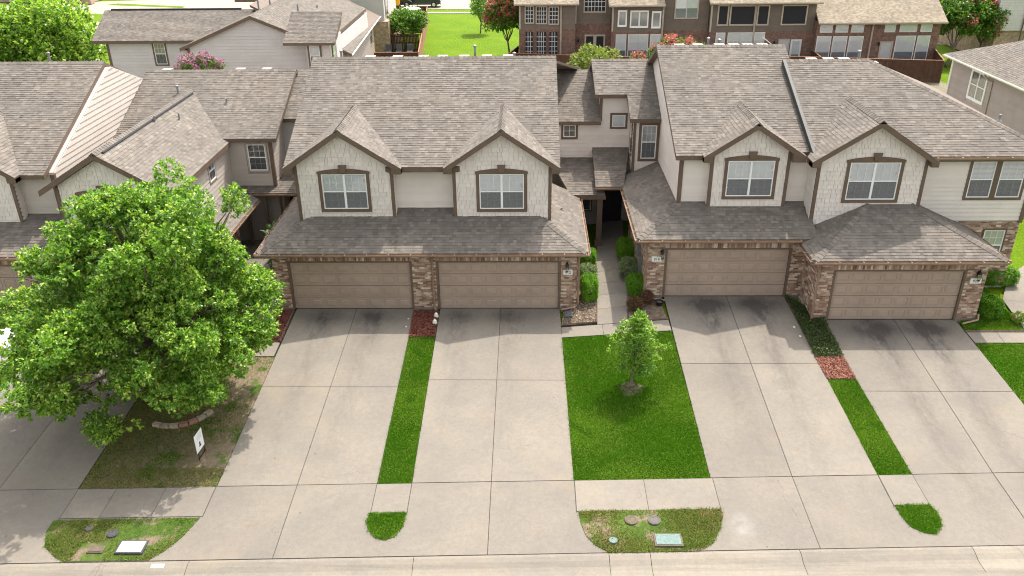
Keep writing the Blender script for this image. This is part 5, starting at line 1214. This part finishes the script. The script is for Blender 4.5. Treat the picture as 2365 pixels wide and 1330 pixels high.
# ------------------------------------------------------------------ far paving
def flat(name, P, mat, z): mesh(name, [(p[0], p[1], z) for p in P], [tuple(range(len(P)))], mat, kind='structure')
flat('lane', [(-75, 52), (-41, 52), (-20, 92), (-30, 100), (-75, 92)], 'farconc', -.07)
flat('lane_lawn', [(-60, 79.5), (-52, 76), (-48, 79), (-56, 83)], 'farlawn', -.05); flat('lane_lawn', [(-58, 91), (-46, 87.5), (-46, 88.8), (-57, 92.3)], 'farlawn', -.05)
flat('lane_lawn', [(-46, 54), (-38, 52), (-38, 57), (-44, 58)], 'farlawn', -.05); flat('lane_lawn', [(-62, 101), (-30, 95), (-30, 110), (-62, 115)], 'farlawn', -.05)
flat('street', [(-40, 86), (12, 83.4), (12, 105), (-40, 105)], 'farconc', -.06); flat('street_lawn', [(-30, 105), (20, 101), (20, 130), (-30, 130)], 'farlawn', -.04)
flat('street_sidewalk', [(-25, 81.6), (12, 79.8), (12, 80.9), (-25, 82.7)], 'farconc', -.05)
flat('side_path', [(39, 60), (56, 50), (56, 51.2), (39, 61.5)], 'farconc', -.06)
x, y = scatter([(-10, 46), (0.2, 46), (0.2, 50), (2, 80), (-11.5, 81)], 220); n = len(x)
# ------------------------------------------------------------------ fences
def fence(p0, p1, label, mat='woodfence', h=1.83, wd=.14, side=1, group=None, z=0., rail=True):
    p0 = np.array(p0, float); p1 = np.array(p1, float); L = np.linalg.norm(p1-p0); d = (p1-p0)/L; nrm_ = np.array((d[1], -d[0]))*side
    T = thing('picket_fence', (*((p0+p1)/2), z), label, 'fence', group)
    n = int(L/wd); first = None
    for i in range(n):
        c = p0+d*(i+.5)*L/n
        if first is None:
            q = [c-d*(wd/2-.004), c+d*(wd/2-.004), c+d*(wd/2-.004)+nrm_*.02, c-d*(wd/2-.004)+nrm_*.02]
            first = B().prism([(*p, z) for p in q], (0, 0, h)).build('picket', mat, T); c0 = c
        else:
            o = first.copy(); COL.objects.link(o); o.parent = T; dd = c-c0; o.location = first.location+Vector((dd[0], dd[1], random.uniform(-.012, .012)))
    if rail:
        b = B()
        q = [p0+nrm_*-.03, p1+nrm_*-.03, p1+nrm_*.05, p0+nrm_*.05]; b.prism([(*p, z+h+.01) for p in q], (0, 0, .035)); b.build('cap_rail', 'redfence' , T)
        b = B()
        for zz_ in (.35, 1.0, 1.6):
            q = [p0+nrm_*-.04, p1+nrm_*-.04, p1-nrm_*.002, p0-nrm_*.002]; b.prism([(*p, z+zz_) for p in q], (0, 0, .09))
        b.build('rails', mat, T)
    return T
FG = 'brown picket fences behind the houses'
fence((-.5, 44.6), (9.2, 42.6), 'brown picket fence in front of the dark gridded windows', group=FG)
fence((9.2, 42.6), (22, 42.6), 'brown picket fence behind the middle roof ridges', group=FG)
fence((22, 42.6), (35.6, 40.2), 'long dark brown picket fence face at upper right', group=FG)
fence((35.6, 40.2), (37.1, 45.6), 'short brown picket fence return at the right brick corner', side=-1, group=FG)
fence((-.5, 44.6), (.3, 48), 'short brown picket fence return beside the pink tree', side=-1, group=FG)
fence((8.7, 43), (8.9, 46), 'brown picket divider fence by the double door', side=1, group=FG)
fence((26.0, 42), (26.2, 45.2), 'brown picket divider fence left of the white tall windows', side=1, group=FG)
fence((-12.6, 45.2), (-8.7, 45.2), 'brown picket fence closing the front of the patio', group=FG)
fence((-12.9, 54.5), (-9.7, 54.5), 'dark picket fence behind the grey patio chairs', group=FG)
fence((-13.2, 66), (-10.6, 66), 'dark picket fence behind the round tree', group=FG)
fence((-8.65, 45.2), (-10.9, 73.5), 'sunlit reddish picket fence between patio and bright lawn', 'redfence', side=-1 if False else 1, group=FG)
fence((-14, 73.5), (-10.9, 73.5), 'dark picket fence behind the white parasol', group=FG)
# ------------------------------------------------------------------ patio furniture
def chair(x, y, label):
    T = thing('patio_chair', (x, y, 0), label, 'chair', 'grey patio chairs')
    B().box(x-.28, x+.28, y-.3, y+.28, .36, .46).build('seat', 'cushion', T); B().prism([(x-.28, y+.22, .42), (x+.28, y+.22, .42), (x+.28, y+.36, 1.05), (x-.28, y+.36, 1.05)], (0, .06, .01)).build('backrest', 'cushion', T)
    for sx in (-.25, .25):
        for sy in (-.26, .24): B().box(x+sx-.02, x+sx+.02, y+sy-.02, y+sy+.02, 0, .37).build('leg', 'plastic', T)
chair(-12.6, 53.2, 'grey patio chair nearest the house wall'); chair(-11.55, 53.2, 'grey patio chair in the middle of the three'); chair(-10.5, 53.2, 'grey patio chair nearest the sunlit fence')
U = thing('parasol', (-12.4, 70, 0), 'white patio parasol beyond the round tree', 'parasol')
B().tube([(-12.4, 70, 0), (-12.4, 70, 2.3)], .03, 8).build('pole', 'brace', U); B().lathe((-12.4, 70, 2.05), [(1.2, 0), (1.2, .02), (.6, .22), (.04, .4), (.01, .44)], 8).build('canopy', 'white', U)
# ------------------------------------------------------------------ pickup truck and yellow excavator on the far street
def wheel(T, x, y, z, r, w_, axis='y'):
    b = B(); n = 18
    prof = [(r*.55, -w_/2), (r*.92, -w_/2), (r, -w_*.3), (r, w_*.3), (r*.92, w_/2), (r*.55, w_/2)]
    def ring(rr, o): return [(x+rr*math.cos(k*2*math.pi/n), y+o, z+rr*math.sin(k*2*math.pi/n)) if axis == 'y' else (x+o, y+rr*math.cos(k*2*math.pi/n), z+rr*math.sin(k*2*math.pi/n)) for k in range(n)]
    V = [p for rr, o in prof for p in ring(rr, o)]; F = [(i*n+k, i*n+(k+1) % n, (i+1)*n+(k+1) % n, (i+1)*n+k) for i in range(len(prof)-1) for k in range(n)]
    W = mesh('wheel', V, F+[tuple(range(n)), tuple(range((len(prof)-1)*n, len(prof)*n))[::-1]], 'tyre', T)
    V = ring(r*.56, -w_/2-.012)+ring(r*.2, -w_/2-.03); mesh('rim', V, [(k, (k+1) % n, (k+1) % n+n, k+n) for k in range(n)]+[tuple(range(n, 2*n))], 'chrome', W)
    V = ring(r*.56, w_/2+.012)+ring(r*.2, w_/2+.03); mesh('rim', V, [(k+n, (k+1) % n+n, (k+1) % n, k) for k in range(n)]+[tuple(range(n, 2*n))[::-1]], 'chrome', W)
def vehicle(T, x, y, z, prof, cab, wd, paint, wb, wr, glass='interior', rot=0):
    """profile polygon in (u along car, w up) extruded across the width; cab narrower on top"""
    P = [(x+u, y-wd/2, z+w_) for u, w_ in prof]; b = B().prism(P, (0, wd, 0)); b.build('body', paint, T)
    k = len(cab); iw = wd*.40
    lo = [(x+u, w_) for u, w_ in cab]
    V = [(a, y-wd*.48 if i in (0, k-1) else y-iw, z+c) for i, (a, c) in enumerate(lo)]+[(a, y+wd*.48 if i in (0, k-1) else y+iw, z+c) for i, (a, c) in enumerate(lo)]
    mesh('cabin', V, [tuple(range(k)), tuple(range(k, 2*k))[::-1]]+[(i, i+k, (i+1) % k+k, (i+1) % k) for i in range(k)], paint, T)
    for s in (-1, 1):
        yy = y+s*(wd*.455); b = B()
        c0, c1, c2, c3 = lo[0], lo[1], lo[-2], lo[-1]
        Q = [(c0[0]+.18, c0[1]+.04), (c1[0]+.1, c1[1]-.07), (c2[0]-.1, c2[1]-.07), (c3[0]-.15, c3[1]+.04)]
        V = [(a, y+s*(wd*.485 if i in (0, 3) else iw+.035), z+c) for i, (a, c) in enumerate(Q)]; mesh('side_window', V, [(0, 1, 2, 3)], glass, T)
        for ux in wb: wheel(T, x+ux, y+s*(wd/2-.10), z+wr, wr, .24)
    return lo
TR = thing('pickup_truck', (-13.2, 86.8, -.06), 'dark blue pickup truck parked on the far street', 'truck')
tp = [(-2.9, .55), (-2.9, 1.15), (-.6, 1.18), (1.3, 1.2), (2.5, 1.1), (2.62, .95), (2.65, .5), (2.3, .38), (-2.6, .38)]
vehicle(TR, -13.2, 86.8, -.06, tp, [(-.95, 1.17), (-.75, 1.85), (.75, 1.88), (1.5, 1.19)], 1.95, 'truck', (-1.85, 1.75), .40)
B().box(-10.6, -10.5, 85.95, 87.65, .32, .55).build('bumper', 'chrome', TR); B().box(-10.58, -10.53, 86.25, 87.35, .6, .95).build('grille', 'black', TR)
for yy in (86.0, 87.5): B().box(-10.6, -10.54, yy-.1, yy+.2, .72, .92).build('headlight', 'white', TR)
EX = thing('excavator', (-16.2, 84.5, 0), 'yellow compact excavator arm beside the dark pickup', 'machine')
B().box(-17.4, -15.9, 84, 85.4, .5, 1.3).box(-17.2, -16.3, 84.2, 85.2, 1.3, 2.1).build('cab', 'yellow', EX)
B().tube([(-16.1, 84.6, 1.0), (-15.3, 84.6, 2.1), (-14.4, 84.6, 1.1)], [.16, .15, .1], 6).build('boom', 'yellow', EX)
B().box(-17.5, -15.8, 83.9, 84.2, 0, .5).build('track', 'tyre', EX); B().box(-17.5, -15.8, 85.2, 85.5, 0, .5).build('track', 'tyre', EX)
B().prism([(-14.6, 84.35, 1.1), (-14.2, 84.35, .9), (-14.2, 84.35, .5), (-14.7, 84.35, .6)], (0, .5, 0)).build('bucket', 'black', EX)
CA = thing('white_car', (-20.6, -3.6, G(-20.6, -3.6)), 'white car parked on the driveway at the left edge behind the tree', 'car')
zc = G(-20.6, -3.6)
vehicle(CA, -20.6, -3.6, zc, [(-2.2, .4), (-2.25, .85), (-1.4, .95), (1.0, .92), (2.0, .78), (2.2, .6), (2.2, .3), (-2.1, .3)], [(-1.5, .94), (-.8, 1.42), (.3, 1.44), (1.15, .92)], 1.8, 'carwhite', (-1.35, 1.3), .33)
for yy in (-4.2, -3.0): B().box(-18.5, -18.38, yy-.2, yy+.2, zc+.55, zc+.7).build('headlight', 'chrome', CA)
# ------------------------------------------------------------------ small front things
SG_ = thing('yard_sign', (-9.36, -9.1, G(-9.36, -9.1)), 'white yard sign on a black wire stand in the bare grass', 'sign')
zs = G(-9.36, -9.1); dsn = nrm((.08, .997, 0)); nsn = nrm((.997, -.08, 0)); fs = frame((-9.42, -9.3, zs), dsn, nsn)
B().fbox(fs, -.02, .50, .28, .94, -.008, .008).build('board', 'white', SG_)
for a in (.04, .45): B().tube([fs(a, -.1, 0), fs(a, .3, 0)], .012, 6).build('stake', 'black', SG_)
B().fbox(fs, 0, .53, .05, .075, -.01, .01).fbox(fs, 0, .53, .26, .285, -.012, .012).build('wire_rail', 'black', SG_)
for i, (a, b_, c) in enumerate(((.10, .42, .85), (.06, .44, .79), (.12, .40, .73), (.08, .43, .67))): B().fbox(fs, a, b_, c, c+.02, .008, .0095).build('lettering', 'curtain', SG_)
B().fbox(fs, .20, .28, .48, .58, .008, .0098).fbox(fs, .18, .30, .41, .47, .008, .0097).build('emblem', 'ink', SG_)
def lid_round(x, y, r, mat, label, name='utility_lid', group=None, dz=.02, rim=True):
    z = G(x, y)+dz; T = thing(name, (x, y, z), label, 'lid', group)
    B().lathe((x, y, z), [(r, -.04), (r, .03), (r*.93, .04)], 24).build('lid', mat, T)
    if rim: B().lathe((x, y, z+.04), [(r*.80, .0), (r*.80, .006), (r*.74, .0065), (r*.74, .001)], 24).build('ring', mat, T)
    B().lathe((x-.02, y+r*.45, z+.041), [(.02, 0), (.02, .004)], 8).build('hole', 'black', T)
LG = 'round utility lids in the kerb verges'
lid_round(4.15, -11.78, .19, 'conclid', 'tan round concrete utility lid, left of the pair in the middle verge', group=LG)
lid_round(4.82, -11.78, .19, 'conclid2', 'grey round concrete utility lid, right of the pair in the middle verge', group=LG)
lid_round(3.56, -12.56, .125, 'greenlid', 'small pale green round lid near the kerb in the middle verge', group=LG, rim=False)
lid_round(-10.87, -12.42, .16, 'greylid', 'dark grey round lid in the left verge', group=LG); lid_round(-11.63, -12.22, .12, 'conclid2', 'small brown round lid sunk in the left verge', group=LG)
def lid_rect(x0, x1, y0, y1, mat, label, frame_mat, tilt=0):
    z = max(G(x0, y0), G(x1, y1))+.03; T = thing('utility_lid', ((x0+x1)/2, (y0+y1)/2, z), label, 'lid')
    B().box(x0, x1, y0, y1, z-.08, z+.015).build('rim', frame_mat, T); B().box(x0+.05, x1-.05, y0+.04, y1-.04, z+.0, z+.03).build('cover', mat, T)
lid_rect(4.72, 5.52, -12.78, -12.29, 'greenlid', 'pale green rectangular utility cover with rusty rim in the middle verge', 'conclid')
lid_rect(-10.5, -9.7, -13.18, -12.68, 'whitelid', 'bright white rectangular utility cover in the left verge', 'greylid')
lid_rect(-11.3, -10.85, -13.15, -12.88, 'conclid', 'weathered concrete slab beside the white cover in the left verge', 'conclid')
# edging stones round the big tree
for i in range(7):
    a = math.radians(-108+i*13.6); cx_, cy_ = -11.05+1.28*math.cos(a), -6.35+1.28*math.sin(a); z = G(cx_, cy_)
    tdir = np.array((-math.sin(a), math.cos(a))); rdir = np.array((math.cos(a), math.sin(a))); c = np.array((cx_, cy_))
    q = [c-tdir*.14-rdir*.08, c+tdir*.14-rdir*.08, c+tdir*.145+rdir*.08, c-tdir*.145+rdir*.08]
    o = B().prism([(*p, z-.05) for p in q], (0, 0, .17)).build('edging_stone', 'stonered' if i in (3, 4) else 'stonecap')
    tag(o, ('leftmost tan edging stone in the arc below the big tree', 'second edging stone from the left in the arc below the big tree', 'tan edging stone just left of the red pair below the big tree', 'left one of the two red edging stones below the big tree', 'right one of the two red edging stones below the big tree', 'tan edging stone just right of the red pair below the big tree', 'rightmost tan edging stone in the arc below the big tree')[i], 'stone', 'edging stones in the tree ring')
# timber edging of the beds
def edging(pts, label):
    V = [(p[0], p[1], G(*p)+.03) for p in pts]; o = B().tube(V, .045, 4).build('bed_edging', 'timber'); tag(o, label, 'edging')
edging([(2.47, -1.28), (3.88, -1.28), (4.3, 4.9)], 'dark timber edging left of the entry walk'); edging([(6.70, -1.38), (5.14, -1.38), (5.55, 5.2)], 'dark timber edging right of the entry walk, by the small tree')
edging([(18.02, -2.24), (20.3, -2.24)], 'dark timber edging below the right hedge'); edging([(-8.6, -2.46), (-8.62, -.1)], 'dark timber edging at the left driveway')
# downspout splash block, bucket, landscape stones
o = B().prism([(2.62, -.75, G(2.62, -.7)+.03), (2.95, -.75, G(2.9, -.7)+.03), (2.92, -.35, G(2.9, -.4)+.06), (2.66, -.35, G(2.6, -.4)+.06)], (0, 0, .06)).build('splash_block', 'plastic'); tag(o, 'dark plastic splash block under the downspout by number 912', 'splash block')
BK = thing('pot', (6.5, -.32, G(6.5, -.32)), 'small black pot in the bed by the 916 downspout', 'pot')
B().lathe((6.5, -.32, G(6.5, -.32)+.0), [(.12, 0), (.16, .16), (.17, .17), (.15, .165), (.10, .03)], 16).build('rim', 'black', BK); B().lathe((6.5, -.32, G(6.5, -.32)+.10), [(.14, 0), (.135, .01)], 16).build('soil', 'conclid2', BK)
def stone(x, y, r, label, h=.5, mat='rockwhite', grp='white stones and path lights by the driveways'):
    z = G(x, y); V = []; b = B(); b.lathe((x, y, z-.02), [(r*.9, 0), (r, h*.4*r), (r*.75, h*r*1.1), (r*.25, h*r*1.5)], 8); o = b.build('landscape_stone', mat); tag(o, label, 'stone', grp)
stone(-2.62, -.62, .10, 'upright white stone near the garage in the dark red mulch', 1.5); stone(-2.63, -1.12, .10, 'upright white stone nearer the lawn in the dark red mulch', 1.5)
for i, (x, y, l) in enumerate(((-3.75, -.75, 'flat white disc on the concrete near the left garage'), (-3.76, -1.35, 'flat white disc on the concrete further from the left garage'))): stone(x, y, .055, l, .3)
for i, (x, y) in enumerate(((11.55, -1.9), (11.62, -2.5), (12.25, -1.75), (12.35, -2.35))):
    stone(x, y, .06, ('white disc on the concrete beside the ivy, nearer the garage', 'white disc on the concrete beside the ivy, nearer the street', 'small white stone in the ivy, nearer the garage', 'small white stone in the ivy, nearer the street')[i], .4)
# ------------------------------------------------------------------ hedges and plants
HG = 'clipped bright green hedges'
shrub('clipped_hedge', (3.72, .75), (.36, .62, .52), 'boxleaf', 5200, .042, 'large boxy clipped hedge left of the entry walk', 'hedge', HG, box=.36)
shrub('flowering_shrub', (3.72, 2.25), (.42, .52, .42), 'sageleaf', 1500, .06, 'loose pale green shrub in the middle left of the walk', group=None, box=.2)
shrub('clipped_hedge', (3.85, 3.9), (.38, .55, .42), 'boxleaf', 3800, .042, 'clipped hedge at the far end left of the entry walk', 'hedge', HG, box=.34)
shrub('clipped_hedge', (5.62, 4.35), (.42, .8, .42), 'boxleaf', 4600, .042, 'clipped hedge at the far end right of the entry walk', 'hedge', HG, box=.36)
shrub('sage_shrub', (5.55, 2.5), (.42, .75, .40), 'sageleaf', 1500, .06, 'greyish loose shrub right of the entry walk', box=.1)
shrub('clipped_hedge', (5.72, .75), (.46, .50, .42), 'boxleaf', 4600, .042, 'rounded clipped hedge right of the walk beside the meter', 'hedge', HG, box=.3)
shrub('burgundy_shrub', (5.5, -.5), (.34, .34, .26), 'redleaf', 800, .06, 'reddish brown low shrub behind the small tree'); shrub('burgundy_shrub', (6.02, -.1), (.25, .3, .28), 'redleaf', 500, .06, 'small burgundy shrub beside the 916 downspout')
shrub('clipped_hedge', (19.45, -1.0), (.42, .50, .40), 'boxleaf', 4200, .05, 'boxy hedge beside the 920 garage corner', 'hedge', HG, box=.36); shrub('clipped_hedge', (21.15, 1.75), (.85, .42, .40), 'boxleaf', 4200, .05, 'wide hedge under the lower right window', 'hedge', HG, box=.34)
shrub('orange_shrub', (20.35, -1.55), (.25, .25, .2), 'boxleaf', 250, .06, 'small orange flowered shrub at the right edge', flower='orange')
shrub('fig_plant', (-10.05, 3.9), (.55, .75, 1.15), 'sageleaf', 130, .34, 'broad leaved fig plant in the dark left courtyard', 'plant', k=3)
x, y = scatter(COV_C+[(11.75, .9)], 700); n = len(x); Cc = np.stack([x, y, Gv(x, y)+RNG.uniform(.02, .14, n)], 1); V, F = leaf_cloud(Cc, np.tile([0, 0, 1.], (n, 1)), 5, .06)
tag(fast('ground_cover', V, F, 'cover', rnd=RNG.random(len(F)), kind='stuff'), 'dark green ivy ground cover between the two right driveways', 'ground cover')
# ------------------------------------------------------------------ trees
bl = ellipsoid_blobs((-11.7, -6.0, 3.5), (3.3, 3.0, 2.6), 40, .8, -.7, .8, .2)
def clumps(c, R, n, zlo, rad):
    for i in range(n):
        z = zlo+(1-zlo)*(i+.5)/n; a = i*2.39996+RNG.normal(0, .35); s_ = math.sqrt(max(0, 1-z*z)); k = RNG.uniform(.74, 1.02)
        d = np.array((s_*math.cos(a)*R[0], s_*math.sin(a)*R[1], z*R[2])); p = np.array(c)+d*k; dn = d/np.linalg.norm(d)
        for q in range(6):
            bl.append((p+dn*RNG.uniform(-.55, .35)+RNG.normal(0, .36, 3)*np.array((1, 1, .7)), rad*RNG.uniform(.55, 1.15)))
clumps((-12.0, -6.25, 2.75), (4.35, 4.3, 2.75), 50, -.86, .50); bl += [((-7.8, -5.4, 3.9), .5), ((-7.6, -5.6, 3.4), .45), ((-8.0, -5.6, 3.6), .55), ((-8.2, -5.9, 4.1), .5), ((-7.75, -5.9, 3.0), .5), ((-8.7, -5.5, 4.8), .55), ((-8.3, -6.4, 2.3), .5), ((-9.3, -5.6, 5.4), .5), ((-8.4, -5.2, 3.2), .6), ((-8.9, -6.9, 3.2), .55)]
clumps((-11.2, -5.9, 4.95), (2.7, 2.6, 2.65), 24, -.2, .48)
for i in range(70):
    a = RNG.uniform(0, 2*np.pi); z = RNG.uniform(-.7, .98); s_ = math.sqrt(1-z*z); q = 1-.5*max(0, z)
    bl.append(((-11.95+4.3*s_*math.cos(a)*q, -6.15+4.3*s_*math.sin(a)*q, 3.4+z*3.95), RNG.uniform(.14, .30)))
tree('oak_tree', (-11.05, -6.35, G(-11, -6.35)), 'large leafy green oak covering the left front yard', 'tree', bl, (-11.1, -6.3, 1.7), 'leaf', 12, .112, 235, .2, nl=60)
bl = []
for i in range(46):
    h = .45+2.15*(i+.5)/46; rr = np.interp(h, [.45, .9, 1.4, 1.9, 2.6], [.36, .80, .80, .52, .10]); a = i*2.4; k = RNG.uniform(.35, 1.05)
    bl.append(((4.93+rr*k*math.cos(a), -5.46+rr*k*math.sin(a), h), RNG.uniform(.17, .32)))
bl += [((4.95, -5.46, 2.72), .12), ((6.05, -5.5, 1.45), .11), ((5.8, -5.5, 1.42), .15), ((4.02, -5.4, 1.3), .13), ((4.3, -5.4, 2.0), .12), ((5.5, -5.4, 2.05), .12), ((3.95, -5.4, 1.75), .1)]
tree('young_tree', (4.80, -5.48, G(4.8, -5.48)), 'slim young tree alone on the bright front lawn', 'tree', bl, (4.83, -5.47, .5), 'leaf', 9, .07, 640, .045, nl=26)
CR_ = 'trees behind the houses'
bl = ellipsoid_blobs((-38.9, 40, 4.0), (4.5, 3.5, 3.6), 60, 1.3, -.8, .75, .15)
tree('leafy_tree', (-38.6, 40, 0), 'light green leafy tree in the top left corner', 'tree', bl, (-38.6, 40, 1.8), 'leaf', 6, .30, 44, .16, CR_)
tree('leafy_tree', (-43.5, 38, 0), 'green tree cut off by the left edge of the picture', 'tree', ellipsoid_blobs((-42.8, 38, 4.0), (3.6, 3, 3.6), 40, 1.3, -.8, .75, .15), (-42.8, 38, 1.8), 'leaf', 6, .30, 44, .16, CR_)
tree('round_tree', (-11.3, 56, 0), 'dark green round topped tree in the patio', 'tree', ellipsoid_blobs((-11.25, 56, 2.75), (2.1, 1.8, 1.25), 34, .7, -.7, .75, .1), (-11.3, 56, 1.4), 'leaf2', 6, .2, 100, .08, CR_)
tree('crape_myrtle', (-.6, 52, 0), 'pink flowering crape myrtle beside the brown townhouse', 'tree', ellipsoid_blobs((-.9, 52, 4.2), (2.2, 2.0, 1.9), 44, .7, -.8, .75, .15), (-.8, 52, 1.5), 'leaf2', 6, .2, 100, .09, CR_, flower=('pink', .75, 0))
tree('crape_myrtle', (-4.2, 66, 0), 'small green tree behind the pink crape myrtle', 'tree', ellipsoid_blobs((-4.0, 66, 2.9), (1.3, 1.2, 1.7), 22, .6, -.8, .75, .15), (-4.1, 66, 1.1), 'leaf', 6, .2, 100, .07, CR_)
tree('crape_myrtle', (39.0, 46.8, 0), 'spreading dark green tree right of the brown townhouse row', 'tree', ellipsoid_blobs((40.6, 49, 4.0), (2.9, 2.4, 2.3), 50, .8, -.7, .75, .16), (39.6, 47.2, 1.3), 'leaf2', 6, .22, 90, .10, CR_, flower=('pink', .08, 0))
tree('crape_myrtle', (43.4, 50, 0), 'pink tinged crape myrtle near the top right corner', 'tree', ellipsoid_blobs((43.2, 50, 4.0), (2.4, 2.2, 2.2), 40, .8, -.7, .75, .16), (43.4, 50, 1.4), 'leaf2', 6, .22, 90, .09, CR_, flower=('pink', .4, 0))
tree('yellow_green_tree', (5.9, 31, 0), 'yellow green feathery tree top behind the entry roofs', 'tree', ellipsoid_blobs((5.9, 31, 3.7), (1.8, 1.6, 1.15), 30, .55, -.8, .75, .2), (5.9, 31, 1.5), 'leafy', 6, .18, 130, .06, CR_)
tree('crape_myrtle', (11.9, 32, 0), 'red pink blossom top showing above the 916 ridge', 'tree', ellipsoid_blobs((12.2, 32, 4.4), (1.9, 1.3, .75), 24, .5, -.7, .8, .15), (12.0, 32, 2.2), 'leaf2', 6, .18, 130, .06, CR_, flower=('pink', .55, 0))
tree('crape_myrtle', (9.2, 28, 0), 'small pink blossom cluster left of the 916 roof peak', 'tree', ellipsoid_blobs((8.75, 28, 4.45), (.45, .4, .4), 9, .32, -.7, .7, .15), (9.1, 28, 2.2), 'leaf2', 6, .15, 150, .05, CR_, flower=('pink', .9, 0))
tree('crape_myrtle', (-19.6, 23, 0), 'purple pink crape myrtle behind the left roof ridge', 'tree', ellipsoid_blobs((-19.8, 23, 5.2), (1.6, 1.0, .75), 22, .42, -.7, .75, .15), (-19.7, 23, 2.5), 'leaf2', 6, .16, 150, .06, CR_, flower=('lilac', .75, 0))
shrub('round_shrub', (40.3, 46.4), (.6, .5, .4), 'cover', 400, .12, 'dark round shrub at the foot of the right tree')
